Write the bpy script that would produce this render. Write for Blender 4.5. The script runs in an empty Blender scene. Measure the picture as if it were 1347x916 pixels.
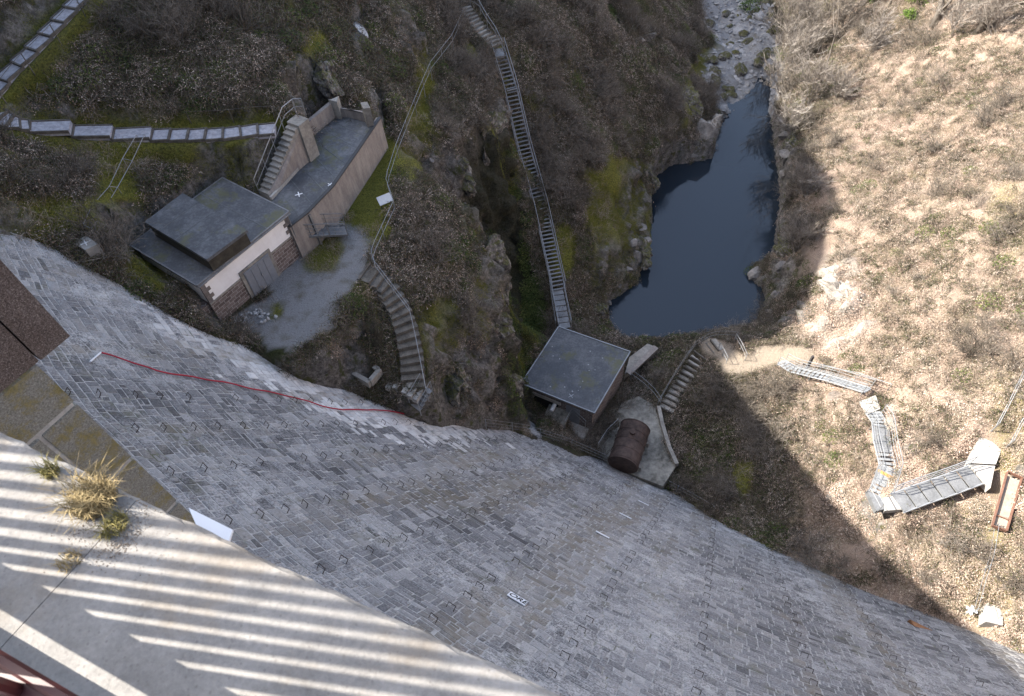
import bpy, bmesh, math, random
import numpy as np
from mathutils import Vector, Matrix

# ------------------------------------------------------------------ camera, sky, sun, exposure
sc = bpy.context.scene
COL = sc.collection
rng = np.random.default_rng(7)
random.seed(7)
H = 48.0                       # camera height above the pool
FPX, CX, CY = 898.0, 673.5, 458.0   # focal length and centre in photograph pixels (24 mm lens)
NAD = (720.0, 1130.0)          # where plumb lines meet in the photograph
_d = np.array([NAD[0]-CX, -(NAD[1]-CY), -FPX]); _d /= np.linalg.norm(_d)
_f = np.array([0, 0, -1.0]); _h = _f-(_f@_d)*_d; _h /= np.linalg.norm(_h)
RC = np.array([np.cross(_h, -_d), _h, -_d])
cam = bpy.data.objects.new('camera', bpy.data.cameras.new('camera'))
COL.objects.link(cam)
cam.matrix_world = Matrix.Translation((0, 0, H)) @ Matrix(RC.tolist()).to_4x4()
cam.data.lens = 24.0; cam.data.sensor_width = 36.0
cam.data.clip_start = 0.05; cam.data.clip_end = 2000
cam.data.dof.use_dof = True; cam.data.dof.focus_distance = 30.0; cam.data.dof.aperture_fstop = 7.0
sc.camera = cam

SUN_AZ, SUN_EL = math.radians(168.5), math.radians(39.5)     # direction TO the sun
world = bpy.data.worlds.new('World'); sc.world = world; world.use_nodes = True
wn = world.node_tree
sky = wn.nodes.new('ShaderNodeTexSky'); sky.sky_type = 'NISHITA'; sky.sun_disc = False
sky.sun_elevation = SUN_EL; sky.sun_rotation = math.pi/2-SUN_AZ
sky.air_density = 1.0; sky.dust_density = 2.5; sky.ozone_density = 1.0
hs = wn.nodes.new('ShaderNodeHueSaturation'); hs.inputs['Saturation'].default_value = 0.82
wn.links.new(sky.outputs[0], hs.inputs['Color']); wn.links.new(hs.outputs[0], wn.nodes['Background'].inputs[0])
wn.nodes['Background'].inputs[1].default_value = 0.15
sl = bpy.data.lights.new('sun', 'SUN'); sl.energy = 5.0; sl.angle = math.radians(0.53); sl.color = (1.0, 0.94, 0.85)
sun = bpy.data.objects.new('sun', sl); COL.objects.link(sun)
SD = Vector((math.cos(SUN_AZ)*math.cos(SUN_EL), math.sin(SUN_AZ)*math.cos(SUN_EL), math.sin(SUN_EL)))
sun.rotation_euler = SD.to_track_quat('Z', 'Y').to_euler(); sun.location = (-60, 10, 90)
sc.view_settings.view_transform = 'Standard'; sc.view_settings.look = 'None'
sc.view_settings.exposure = 1.75; sc.view_settings.gamma = 1.0
sc.view_settings.use_curve_mapping = False
sc.cycles.max_bounces = 5; sc.cycles.diffuse_bounces = 3

# ------------------------------------------------------------------ geometry of the place
def ray(px, py):
    v = np.array([px-CX, -(py-CY), -FPX]); return RC @ (v/np.linalg.norm(v))
def P(px, py, z):
    """point of the place at height z that lies behind photograph position px,py"""
    r = ray(px, py); return np.array([0, 0, H])+(z-H)/r[2]*r
def project(p):
    v = (np.asarray(p, float)-np.array([0, 0, H])) @ RC
    d = np.maximum(-v[..., 2], 1e-3)
    return CX+FPX*v[..., 0]/d, CY-FPX*v[..., 1]/d
# the dam: an arc in plan, its downstream face a cone below and upright above
RH, BAT, AZA = 80.0, 0.79, math.radians(59.0)
AX = np.array([math.cos(AZA), math.sin(AZA)])*RH
ZA = H-RH/0.675
ZCREST = H-1.7
RCREST = RH-0.26
def face_r(z): return np.minimum(RCREST+0.32, BAT*(np.asarray(z, float)-ZA))
def face(th, z, out=0.0):
    """point on the downstream face at angle th (radians), height z, `out` metres proud of it"""
    th = np.asarray(th, float); z = np.asarray(z, float)+0*th; r = face_r(z)
    sl_ = np.where(r < RCREST+0.31, BAT, 0.0); k = np.sqrt(1+sl_**2)
    r = r-out/k; zz = z+out*sl_/k
    return np.stack([AX[0]+r*np.cos(th), AX[1]+r*np.sin(th), zz+0*r], -1)
def crest(s, n, z):
    """point on the crest: s metres along it from the camera, n metres downstream of the camera"""
    th = math.pi+AZA+s/RH; r = RH-n-.083*min(max(s, -2.3), .9)
    return np.array([AX[0]+r*math.cos(th), AX[1]+r*math.sin(th), z])
def hit_face(px, py):
    r = ray(px, py); za = ZA-H; b = BAT
    a = r[0]**2+r[1]**2-b*b*r[2]**2; B = 2*(-(r[0]*AX[0]+r[1]*AX[1])+b*b*za*r[2]); c = RH*RH-b*b*za*za
    q = math.sqrt(max(B*B-4*a*c, 0)); ts = [t for t in ((-B-q)/(2*a), (-B+q)/(2*a)) if t > 0 and b*(t*r[2]-za) > 0]
    p = np.array([0, 0, H])+min(ts)*r
    return p, math.atan2(p[1]-AX[1], p[0]-AX[0]), p[2]
def theta(x, y): return np.arctan2(y-AX[1], x-AX[0])

# ------------------------------------------------------------------ small numpy noise
_perm = rng.permutation(4096)
def _hash(i, j, k=0): return _perm[(_perm[(_perm[i & 4095]+j) & 4095]+k) & 4095]/4096.0
def vnoise(x, y, z=None):
    xi = np.floor(x).astype(int); yi = np.floor(y).astype(int); fx = x-xi; fy = y-yi
    fx = fx*fx*(3-2*fx); fy = fy*fy*(3-2*fy)
    if z is None:
        a = _hash(xi, yi); b = _hash(xi+1, yi); c = _hash(xi, yi+1); d = _hash(xi+1, yi+1)
        return (a*(1-fx)+b*fx)*(1-fy)+(c*(1-fx)+d*fx)*fy-0.5
    zi = np.floor(z).astype(int); fz = z-zi; fz = fz*fz*(3-2*fz); o = 0
    for dz, wz in ((0, 1-fz), (1, fz)):
        a = _hash(xi, yi, zi+dz); b = _hash(xi+1, yi, zi+dz); c = _hash(xi, yi+1, zi+dz); d = _hash(xi+1, yi+1, zi+dz)
        o = o+wz*((a*(1-fx)+b*fx)*(1-fy)+(c*(1-fx)+d*fx)*fy)
    return o-0.5
def fbm(x, y, z=None, oct=4, gain=0.5):
    s = 0; a = 1.0; f = 1.0
    for i in range(oct):
        s = s+a*(vnoise(x*f+17*i, y*f+31*i) if z is None else vnoise(x*f+17*i, y*f+31*i, z*f+11*i)); a *= gain; f *= 2.03
    return s
def smooth(a, b, x):
    t = np.clip((x-a)/(b-a), 0, 1); return t*t*(3-2*t)
def in_poly(poly, x, y):
    x = np.asarray(x); y = np.asarray(y); ins = np.zeros(np.broadcast(x, y).shape, bool); n = len(poly)
    for i in range(n):
        (x0, y0), (x1, y1) = poly[i][:2], poly[(i+1) % n][:2]
        if y0 == y1: continue
        c = ((y0 > y) != (y1 > y)) & (x < (x1-x0)*(y-y0)/(y1-y0)+x0); ins ^= c
    return ins
def poly_dist(poly, x, y, closed=True):
    """distance to the outline, and the interpolated third coordinate at the nearest point"""
    best = np.full(np.broadcast(x, y).shape, 1e9); zz = np.zeros_like(best); n = len(poly)
    for i in range(n if closed else n-1):
        a = np.array(poly[i], float); b = np.array(poly[(i+1) % n], float)
        d = b[:2]-a[:2]; L = max(d@d, 1e-9); t = np.clip(((x-a[0])*d[0]+(y-a[1])*d[1])/L, 0, 1)
        q = np.hypot(x-a[0]-t*d[0], y-a[1]-t*d[1]); m = q < best
        best = np.where(m, q, best)
        if len(a) > 2: zz = np.where(m, a[2]+t*(b[2]-a[2]), zz)
    return best, zz

# ------------------------------------------------------------------ materials
MATS = {}
def mat(name, build=None, col=(.5, .5, .5), rough=.8, metal=0.0, bump=0.0, scale=8.0, vary=0.25, detail=6, spec=0.3):
    """a procedural material: colour varied by noise, optional bump"""
    if name in MATS: return MATS[name]
    m = bpy.data.materials.new(name); m.use_nodes = True; MATS[name] = m
    nt = m.node_tree; b = nt.nodes['Principled BSDF']
    b.inputs['Roughness'].default_value = rough; b.inputs['Metallic'].default_value = metal
    b.inputs['Specular IOR Level'].default_value = spec
    if build: build(nt, b); return m
    geo = nt.nodes.new('ShaderNodeNewGeometry')
    n = nt.nodes.new('ShaderNodeTexNoise'); n.inputs['Scale'].default_value = scale; n.inputs['Detail'].default_value = detail
    n.inputs['Roughness'].default_value = 0.65
    nt.links.new(geo.outputs['Position'], n.inputs['Vector'])
    n2 = nt.nodes.new('ShaderNodeTexNoise'); n2.inputs['Scale'].default_value = scale*0.17; n2.inputs['Detail'].default_value = 3
    nt.links.new(geo.outputs['Position'], n2.inputs['Vector'])
    add = nt.nodes.new('ShaderNodeMath'); add.operation = 'ADD'
    nt.links.new(n.outputs[0], add.inputs[0]); nt.links.new(n2.outputs[0], add.inputs[1])
    mr = nt.nodes.new('ShaderNodeMapRange'); mr.inputs[1].default_value = 0.6; mr.inputs[2].default_value = 1.4
    mr.inputs[3].default_value = 1-vary*1.6; mr.inputs[4].default_value = 1+vary*1.6
    nt.links.new(add.outputs[0], mr.inputs[0])
    hv = nt.nodes.new('ShaderNodeMix'); hv.data_type = 'RGBA'; hv.blend_type = 'MULTIPLY'; hv.inputs[0].default_value = 1
    hv.inputs[6].default_value = (*col, 1); nt.links.new(mr.outputs[0], hv.inputs[7])
    nt.links.new(hv.outputs[2], b.inputs['Base Color'])
    if bump:
        bp = nt.nodes.new('ShaderNodeBump'); bp.inputs['Strength'].default_value = bump; bp.inputs['Distance'].default_value = 0.03
        nt.links.new(n.outputs[0], bp.inputs['Height']); nt.links.new(bp.outputs[0], b.inputs['Normal'])
    return m
class NT:
    """shorthand for building node trees"""
    def __init__(s, nt): s.nt = nt; s.pos = None
    def n(s, t, **k):
        x = s.nt.nodes.new(t)
        for a, v in k.items(): setattr(x, a, v)
        return x
    def l(s, a, b): s.nt.links.new(a, b)
    def position(s):
        if s.pos is None: s.pos = s.n('ShaderNodeNewGeometry').outputs['Position']
        return s.pos
    def noise(s, scale, detail=5, rough=.6, vec=None):
        x = s.n('ShaderNodeTexNoise'); x.inputs['Scale'].default_value = scale; x.inputs['Detail'].default_value = detail
        x.inputs['Roughness'].default_value = rough; s.l(vec or s.position(), x.inputs['Vector']); return x.outputs[0]
    def ramp(s, fac, stops):
        x = s.n('ShaderNodeValToRGB'); e = x.color_ramp.elements
        while len(e) < len(stops): e.new(0.5)
        for k, (p, c) in enumerate(stops): e[k].position = p; e[k].color = (*c, 1)
        s.l(fac, x.inputs[0]); return x.outputs[0]
    def map(s, v, a, b, c=0., d=1.):
        x = s.n('ShaderNodeMapRange'); s.l(v, x.inputs[0])
        for i, q in enumerate((a, b, c, d)): x.inputs[i+1].default_value = q
        return x.outputs[0]
    def math(s, op, a, b=None):
        x = s.n('ShaderNodeMath', operation=op)
        for i, q in enumerate((a, b)):
            if q is None: continue
            if isinstance(q, (int, float)): x.inputs[i].default_value = q
            else: s.l(q, x.inputs[i])
        return x.outputs[0]
    def mix(s, fac, a, b, mode='MIX'):
        x = s.n('ShaderNodeMix', data_type='RGBA', blend_type=mode)
        if isinstance(fac, (int, float)): x.inputs[0].default_value = fac
        else: s.l(fac, x.inputs[0])
        for i, q in ((6, a), (7, b)):
            if isinstance(q, tuple): x.inputs[i].default_value = (*q, 1)
            else: s.l(q, x.inputs[i])
        return x.outputs[2]
    def bump(s, h, strength, dist, bsdf):
        x = s.n('ShaderNodeBump'); x.inputs['Strength'].default_value = strength; x.inputs['Distance'].default_value = dist
        s.l(h, x.inputs['Height']); s.l(x.outputs[0], bsdf.inputs['Normal'])
    def attr(s, name):
        x = s.n('ShaderNodeAttribute', attribute_name=name); return x

# ------------------------------------------------------------------ mesh helpers
def mesh_obj(name, verts, faces, m, parent=None, smooth_=False):
    me = bpy.data.meshes.new(name)
    me.from_pydata([tuple(map(float, v)) for v in verts], [], faces); me.update()
    return link_mesh(name, me, m, parent, smooth_)
def link_mesh(name, me, m, parent=None, smooth_=False):
    o = bpy.data.objects.new(name, me); COL.objects.link(o)
    if m is not None and not me.materials: me.materials.append(m)
    if smooth_: me.polygons.foreach_set('use_smooth', [True]*len(me.polygons))
    if parent is not None:
        o.parent = parent; o.matrix_parent_inverse = parent.matrix_world.inverted()
    return o
def tag(o, label=None, cat=None, group=None, kind=None):
    if label: o['label'] = label
    if cat: o['category'] = cat
    if group: o['group'] = group
    if kind: o['kind'] = kind
    return o
def thing(name, label, cat, loc=(0, 0, 0), group=None):
    o = bpy.data.objects.new(name, None); COL.objects.link(o); o.location = tuple(map(float, loc))
    o.matrix_world = Matrix.Translation(tuple(map(float, loc))); o.empty_display_size = 0.2
    return tag(o, label, cat, group)
class MB:
    """collects shapes into one mesh"""
    def __init__(s): s.v = []; s.f = []
    def add(s, vs, fs):
        o = len(s.v); s.v += [tuple(map(float, q)) for q in vs]; s.f += [tuple(o+i for i in q) for q in fs]; return s
    def hexa(s, a, b):
        """solid between bottom quad a and top quad b (same order, counter-clockwise from above)"""
        n = len(a); vs = list(a)+list(b)
        fs = [tuple(range(n-1, -1, -1)), tuple(range(n, 2*n))]+[(i, (i+1) % n, n+(i+1) % n, n+i) for i in range(n)]
        return s.add(vs, fs)
    def prism(s, poly, z0, z1):
        p = [np.asarray(q, float)[:2] for q in poly]
        if sum(p[i][0]*p[(i+1) % len(p)][1]-p[(i+1) % len(p)][0]*p[i][1] for i in range(len(p))) < 0: p = p[::-1]
        return s.hexa([(*q, z0) for q in p], [(*q, z1) for q in p])
    def bar(s, a, b, w, h, up=(0, 0, 1)):
        """box bar from a to b, w wide, h high, centred on the line"""
        a = np.array(a, float); b = np.array(b, float); d = b-a; d /= np.linalg.norm(d)+1e-9
        u = np.array(up, float); sd = np.cross(d, u)
        if np.linalg.norm(sd) < 1e-3: sd = np.cross(d, (1, 0, 0))
        sd /= np.linalg.norm(sd); u = np.cross(sd, d)
        q = [sd*w/2*i+u*h/2*j for i, j in ((-1, -1), (1, -1), (1, 1), (-1, 1))]
        vs = [a+k for k in q]+[b+k for k in q]
        return s.add(vs, [(0, 1, 2, 3), (7, 6, 5, 4), (0, 4, 5, 1), (1, 5, 6, 2), (2, 6, 7, 3), (3, 7, 4, 0)])
    def tube(s, pts, r, n=6):
        pts = [np.array(p, float) for p in pts]; rings = []; k = len(pts)
        for i, p in enumerate(pts):
            d = pts[min(i+1, k-1)]-pts[max(i-1, 0)]; d /= np.linalg.norm(d)+1e-9
            a = np.cross(d, (0, 0, 1) if abs(d[2]) < .9 else (1, 0, 0)); a /= np.linalg.norm(a); b = np.cross(d, a)
            rr = r if np.isscalar(r) else r[i]
            rings.append([p+rr*(a*math.cos(2*math.pi*j/n)+b*math.sin(2*math.pi*j/n)) for j in range(n)])
        vs = [v for q in rings for v in q]; fs = []
        for i in range(k-1):
            for j in range(n): fs.append((i*n+j, i*n+(j+1) % n, (i+1)*n+(j+1) % n, (i+1)*n+j))
        fs.append(tuple(range(n-1, -1, -1))); fs.append(tuple((k-1)*n+j for j in range(n)))
        return s.add(vs, fs)
    def build(s, name, m, parent=None, smooth_=False): return mesh_obj(name, s.v, s.f, m, parent, smooth_)
def copy_tree(o, parent=None):
    c = o.copy(); COL.objects.link(c); c.parent = parent
    if parent is not None: c.matrix_parent_inverse = o.matrix_parent_inverse
    for ch in list(o.children): copy_tree(ch, c)
    return c

# ------------------------------------------------------------------ terrain
POOL = [(1004, 104), (975, 135), (948, 160), (942, 182), (936, 208), (905, 214), (884, 217), (862, 232), (852, 262), (856, 290), (852, 325), (838, 372),
        (812, 390), (797, 398), (796, 425), (812, 442), (850, 449), (905, 449), (950, 438), (988, 432), (1008, 412), (1006, 378),
        (985, 368), (986, 352), (1008, 345), (1020, 335), (1022, 300), (1028, 255), (1022, 215), (1018, 180), (1012, 140), (1016, 108)]
POOL_XY = [tuple(P(x, y, 0)[:2]) for x, y in POOL]
CT = []   # control points of the ground: photograph position and height
for q in ((0, 300), (50, 322), (100, 350), (165, 382), (230, 420), (280, 443), (330, 460), (400, 490), (460, 515), (520, 540), (590, 557), (650, 565), (700, 580), (760, 600),
          (830, 620), (890, 650), (950, 690), (1020, 725), (1100, 760), (1200, 800), (1270, 828), (1347, 860), (1420, 890)):
    p, th_, z_ = hit_face(*q); CT.append((q[0], q[1], z_))
CT += [
 # left bank: hairpin path, slope, knoll above it
 (-60, 260, 30), (0, 265, 28.7), (40, 280, 27.6), (20, 220, 28.4), (80, 240, 27), (130, 300, 25.9), (130, 220, 26.5), (60, 195, 27.7), (160, 320, 25.1), (185, 345, 24.4),
 (-30, 130, 29.6), (0, 158, 28.8), (40, 170, 28.0), (100, 176, 27.2), (150, 178, 26.7), (200, 179, 26.3), (250, 178, 26.0), (300, 177, 25.8), (345, 174, 25.6),
 (0, 118, 29.3), (30, 85, 29.8), (65, 45, 30.3), (115, -5, 30.9), (0, 60, 30.6), (40, 20, 31), (0, 0, 32), (60, 130, 28.8), (120, 130, 28.0), (200, 130, 27.5),
 (300, 140, 26.6), (120, 70, 29.4), (200, 70, 28.8), (280, 70, 28.0), (350, 90, 26.9), (380, 130, 25.9), (250, 20, 29.2), (350, 20, 27.8), (180, 10, 30), (400, 60, 26.6),
 (405, 110, 25.4), (200, 240, 25.2), (240, 225, 25.1), (280, 215, 25.0), (320, 215, 24.6), (335, 240, 23.8), (290, 195, 25.5), (160, 265, 25.7),
 (430, 90, 25.0), (440, 40, 25.6), (430, 128, 24.2), (470, 10, 25), (460, 100, 23.6), (490, 60, 23.4), (500, 120, 22.6), (480, 130, 23.1), (520, 30, 23.5), (545, 50, 21.8),
 # court and lawn
 (380, 330, 20.8), (420, 350, 20.8), (400, 400, 20.8), (440, 400, 20.6), (350, 430, 20.8), (460, 310, 20.8), (480, 330, 20.7), (490, 250, 21), (500, 210, 21.1), (515, 175, 21.2), (470, 270, 20.9), (440, 310, 20.8),
 (440, 440, 19.9), (410, 465, 19.8), (450, 480, 18.6), (485, 455, 18.5), (470, 420, 19.8), (500, 500, 16.9), (540, 515, 16.2), (520, 420, 18.9), (545, 460, 17.8), (556, 500, 16.6),
 # ridge with the fence, cliffs down into the gully
 (520, 230, 20.7), (540, 150, 20.6), (560, 90, 20.0), (590, 45, 19.2), (612, 5, 18.6), (570, 10, 20.8), (640, -20, 18.6), (545, 300, 20.2), (560, 350, 19.2), (570, 250, 19.4), (590, 150, 18.6), (610, 90, 17.8),
 (600, 200, 17.6), (590, 290, 18.6), (630, 290, 16.6), (648, 340, 14.8), (625, 330, 17.2), (600, 400, 17.0), (630, 420, 15.6), (652, 420, 13.2), (645, 480, 13.0), (600, 470, 15.5), (610, 530, 13.0), (650, 530, 10.8), (660, 556, 8.2),
 (640, 160, 16.2), (650, 190, 14.4), (636, 215, 14.6), (614, 252, 11.4), (606, 285, 13.4), (657, 290, 8.2), (670, 345, 6.0), (676, 390, 4.0), (680, 440, 2.6), (688, 490, 3.2), (684, 540, 3.2),
 (650, 255, 10.6), (650, 110, 16.4),
 # stair slope and the spur between gully and pool
 (652, 65, 16.8), (665, 110, 15.0), (680, 160, 12.9), (695, 215, 10.4), (712, 275, 7.8), (728, 340, 5.3), (735, 380, 4.0), (680, 250, 9.6), (695, 320, 6.6), (705, 390, 4.2), (712, 425, 3.2), (740, 425, 2.6),
 (690, 60, 16.6), (700, 10, 18), (740, 60, 14.6), (740, 130, 12.6), (730, 200, 10.6), (790, 60, 12.6), (790, 130, 10.8), (770, 220, 9.2), (760, 290, 7.2), (800, 200, 8.6), (840, 60, 10.0), (835, 130, 8.2),
 (870, 100, 6.6), (880, 140, 5.4), (895, 110, 5.2), (900, 170, 3.8), (880, 190, 4.2), (835, 215, 6.4), (820, 260, 5.6), (845, 240, 3.4), (846, 280, 2.0), (815, 310, 4.2), (842, 315, 1.6), (780, 340, 4.8), (825, 350, 1.8), (790, 370, 2.6), (765, 380, 2.8), (785, 395, 1.2),
 (770, 410, 1.8), (780, 425, 1.0), (880, 40, 6.2), (905, 60, 3.6), (915, 95, 3.0), (940, 130, 1.6), (928, 150, 3.2), (900, 20, 3.6), (760, -20, 16), (850, -20, 11), (910, 195, 3.2), (932, 165, 2.8), (935, 195, 2.6),
 # river bed above the pool
 (950, 50, 0.9), (930, 20, 1.2), (990, 60, 0.8), (1000, 85, 0.5), (970, 105, 0.7), (1010, 30, 1.2), (960, -10, 1.2), (1000, -30, 1.5), (900, -20, 3),
 # pool bed
 (950, 250, -1.6), (900, 300, -1.6), (980, 320, -1.6), (870, 380, -1.6), (930, 400, -1.6), (985, 220, -1.6), (990, 160, -1.4), (830, 420, -1.4), (1000, 125, -1.0), (900, 240, -1.6), (960, 420, -1.0),
 # right bank
 (1030, 100, 1.6), (1030, 150, 2.6), (1036, 200, 2.8), (1044, 260, 3.2), (1034, 310, 2.2), (1028, 370, 1.8), (1018, 425, 1.6), (1050, 330, 3.8), (1050, 390, 3.6), (1060, 430, 4.4), (1070, 200, 5.6), (1095, 225, 6.9), (1080, 300, 5.8), (1100, 290, 6.8),
 (1050, 120, 4.6), (1060, 60, 3.6), (1040, 10, 2.4), (1085, 390, 6.8), (1075, 420, 5.6), (1080, 465, 5.2),
 (1060, 510, 5.0), (1030, 480, 4.6), (1000, 463, 4.4), (1040, 462, 4.7), (955, 458, 4.0), (945, 455, 3.9), (925, 440, 1.4), (960, 480, 4.0), (1000, 520, 4.0), (1060, 580, 5.0), (1000, 600, 3.4), (940, 540, 3.0), (905, 500, 2.5), (885, 530, 2.0),
 (930, 600, 2.2), (890, 580, 1.8), (960, 640, 2.6), (1050, 660, 4.4), (1120, 690, 5.6), (1040, 700, 4.0),
 # hut yard
 (860, 470, 1.2), (850, 500, 1.2), (870, 450, 0.9), (850, 540, 1.4), (840, 580, 1.4), (870, 600, 1.4), (800, 560, 1.4), (760, 580, 1.6), (720, 565, 2.2), (730, 500, 1.6), (790, 470, 1.6),
]
# the right bank: an even slope that steepens upwards
def bank_z(x, y):
    u = (x-17)*.933-(y-28)*.359; return 3.6+.46*u+.008*np.maximum(u, 0)**2
def bank(px, py):
    r = ray(px, py); t = np.arange(8, 160, .05); q = np.array([0, 0, H])+t[:, None]*r
    k = np.argmax(q[:, 2] < bank_z(q[:, 0], q[:, 1])); return float(q[k, 2])
for x in (1110, 1150, 1200, 1250, 1300, 1347, 1400, 1460):
    for y in (-40, 0, 60, 120, 180, 240, 300, 360, 420, 480, 540, 600, 660, 720, 770, 820):
        if y > 640 and (y-760) > (x-1130)*.42-45: continue
        if x < 1140 and 340 < y < 440: continue
        CT.append((x, y, bank(x, y)))
CP = np.array([[*P(x, y, z)[:2], z] for x, y, z in CT])
# hills and banks beyond the picture (height, metres)
OUT = [(-33, 41, 46.3), (-33, 47, 53.4), (-33, 52, 56.5), (-33, 57, 58.9), (-33, 61, 60), (-33, 68, 58.4), (-33, 78, 57), (-33, 92, 59.7), (-33, 99, 62), (-45, 42, 49), (-48, 55, 63), (-48, 75, 62), (-48, 95, 64),
       (-20, 62, 38), (-20, 76, 40), (-20, 90, 42), (-25, 50, 42), (2, 88, 21), (8, 112, 24), (-62, 112, 76), (-70, 60, 72), (-28, 43, 40),
       (-10, 100, 32), (20, 112, 9), (30, 108, 2.5), (38, 130, 2.5), (0, 150, 40), (-60, 160, 80), (40, 170, 4), (60, 140, 8)]
OUT += [(x, y, float(bank_z(x, y))) for x, y in ((60, 100), (64, 70), (52, 50), (52, 28), (48, 10), (44, 0), (60, 0), (70, 30), (90, 60), (90, 110), (52, 112), (80, 0))]
# cliff edges: the edge, and the floor hidden at its foot
WALL = []
for x, y, z, zf, dx, dy in ((640, 326, 16.6, 7.0, 1.2, .4), (652, 352, 15.2, 6.0, 1.2, .4), (660, 385, 14.2, 4.8, 1.2, .3), (663, 425, 13.2, 4.0, 1.2, .2), (666, 470, 11.8, 3.2, 1.2, .1), (667, 505, 10.6, 4.2, 1.2, .2),
                            (598, 196, 17.9, 11.5, .9, -.6), (616, 172, 17.6, 11.5, 1.0, -.5), (638, 158, 17.0, 11.0, 1.1, -.2), (652, 172, 16.0, 10.6, 1.1, .2), (654, 196, 14.8, 9.8, 1.1, .3)):
    p = P(x, y, z); WALL += [(p[0], p[1], z), (p[0]-.5, p[1]-.1, z+.25), (p[0]+dx, p[1]+dy, zf), (p[0]+dx+1.4, p[1]+dy+.6, zf-.4)]
def far_from_wall(c): return min(math.hypot(c[0]-w[0], c[1]-w[1]) for w in WALL) > 1.0
CP = np.array([c for c in CP if far_from_wall(c)])
CP = np.vstack([CP, np.array(WALL), np.array(OUT, float)])
XS = np.concatenate([np.linspace(-260, -56, 26)[:-1], np.arange(-56, 62, 0.26), np.linspace(62, 260, 26)[1:]])
YS = np.concatenate([np.linspace(-30, 0, 12)[:-1], np.arange(0, 100, 0.26), np.linspace(100, 400, 34)[1:]])
GX, GY = np.meshgrid(XS, YS)
def rbf_surface():
    c = CP; n = len(c)
    d = np.hypot(c[:, None, 0]-c[None, :, 0], c[:, None, 1]-c[None, :, 1])
    A = np.zeros((n+3, n+3)); A[:n, :n] = -np.sqrt(d*d+0.03)
    A[:n, n] = 1; A[:n, n+1:] = c[:, :2]; A[n:, :n] = A[:n, n:].T
    w = np.linalg.solve(A, np.concatenate([c[:, 2], [0, 0, 0]]))
    # evaluate on a half-resolution lattice first
    xs = np.concatenate([XS[::2], XS[-1:]]); ys = np.concatenate([YS[::2], YS[-1:]])
    out = np.zeros((len(ys), len(xs)))
    for j, y in enumerate(ys):
        dd = np.sqrt((xs[:, None]-c[None, :, 0])**2+(y-c[None, :, 1])**2+0.03)
        out[j] = -dd @ w[:n]+w[n]+w[n+1]*xs+w[n+2]*y
    t = np.array([np.interp(XS, xs, r) for r in out])
    return np.array([np.interp(YS, ys, t[:, i]) for i in range(len(XS))]).T
GZ = rbf_surface()
# under and behind the dam the ground stays low
RR = np.hypot(GX-AX[0], GY-AX[1]); TH = theta(GX, GY)
THd = np.degrees(TH); THd = np.where(THd > 90, THd-360, THd)
span = smooth(-166, -161, THd)*(1-smooth(-88, -80, THd))
cone = BAT*(np.clip(GZ, 0, 60)-ZA)
low = np.minimum(GZ, np.maximum((RR/BAT+ZA)-2.5, 0))
GZ = np.where((RR > face_r(GZ)+1.0), GZ*(1-span)+np.minimum(low, 30)*span, GZ)
GZ = np.clip(GZ, -3, 110)

NOISE_MASK = np.ones_like(GZ)
def pad(poly, z, blend=1.0, grow=0.0):
    """level the ground to height z inside the outline"""
    global GZ
    d, _ = poly_dist(poly, GX, GY); ins = in_poly(poly, GX, GY); d = np.where(ins, 0, np.maximum(d-grow, 0))
    w = 1-smooth(0, blend, d); GZ[:] = GZ*(1-w)+z*w; NOISE_MASK[:] = np.minimum(NOISE_MASK, 1-w*0.97)
def dig(poly, z, blend=.4):
    d, _ = poly_dist(poly, GX, GY); d = np.where(in_poly(poly, GX, GY), 0, d); w = 1-smooth(.05, blend, d)
    GZ[:] = np.where(GZ > z, GZ*(1-w)+z*w, GZ); NOISE_MASK[:] = np.minimum(NOISE_MASK, 1-w*0.97)
def carve(line, half, blend=1.0, drop=0.0):
    """bring the ground to the height of a way along the line"""
    d, zz = poly_dist(line, GX, GY, closed=False)
    w = 1-smooth(half, half+blend, d); GZ[:] = GZ*(1-w)+(zz-drop)*w; NOISE_MASK[:] = np.minimum(NOISE_MASK, 1-w*0.97)
def PP(pts): return [P(*q) for q in pts]

Z_COURT = 20.8
COURT = [P(x, y, Z_COURT)[:2] for x, y in ((300, 425), (350, 385), (385, 345), (395, 310), (450, 297), (486, 305), (492, 330), (478, 352), (470, 375), (452, 400), (440, 425), (405, 455), (385, 470), (345, 448))]
LAWN = [P(x, y, Z_COURT)[:2] for x, y in ((505, 150), (522, 178), (505, 225), (515, 258), (490, 305), (450, 300), (440, 300), (455, 280), (511, 186))]
PATH_LOW = PP([(362, 171, 25.5), (340, 172, 25.6), (300, 177, 25.8), (250, 179, 26.0), (200, 179, 26.3), (150, 178, 26.7), (100, 174, 27.2), (40, 168, 28.0), (15, 162, 28.5), (-8, 150, 28.9)])
PATH_HIGH = PP([(-12, 128, 29.2), (3, 110, 29.4), (18, 92, 29.7), (40, 70, 30.0), (70, 38, 30.4), (105, 0, 30.8), (125, -22, 31.1)])
STEPS_COURT = PP([(478, 358, 20.75), (500, 372, 20.25), (520, 400, 19.5), (533, 430, 18.8), (541, 465, 17.9), (544, 496, 17.1)])
STAIR_TOP = PP([(612, 12, 18.75), (622, 26, 18.45), (634, 40, 18.0), (645, 52, 17.6), (652, 60, 17.42)])
STEPS_RIGHT = PP([(876, 540, 1.75), (892, 512, 2.3), (908, 487, 2.9), (922, 466, 3.5), (940, 455, 3.95)])
SAND = PP([(940, 455, 3.98), (958, 462, 4.05), (965, 482, 4.1), (985, 478, 4.2), (1005, 466, 4.4), (1035, 463, 4.7), (1056, 466, 5.0)])
for L_, h_ in ((PATH_LOW, .6), (PATH_HIGH, .6), (STEPS_COURT, .75), (STEPS_RIGHT, .6), (SAND, .75), (STAIR_TOP, .6)): carve(L_, h_, .9, 0.06)
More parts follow.
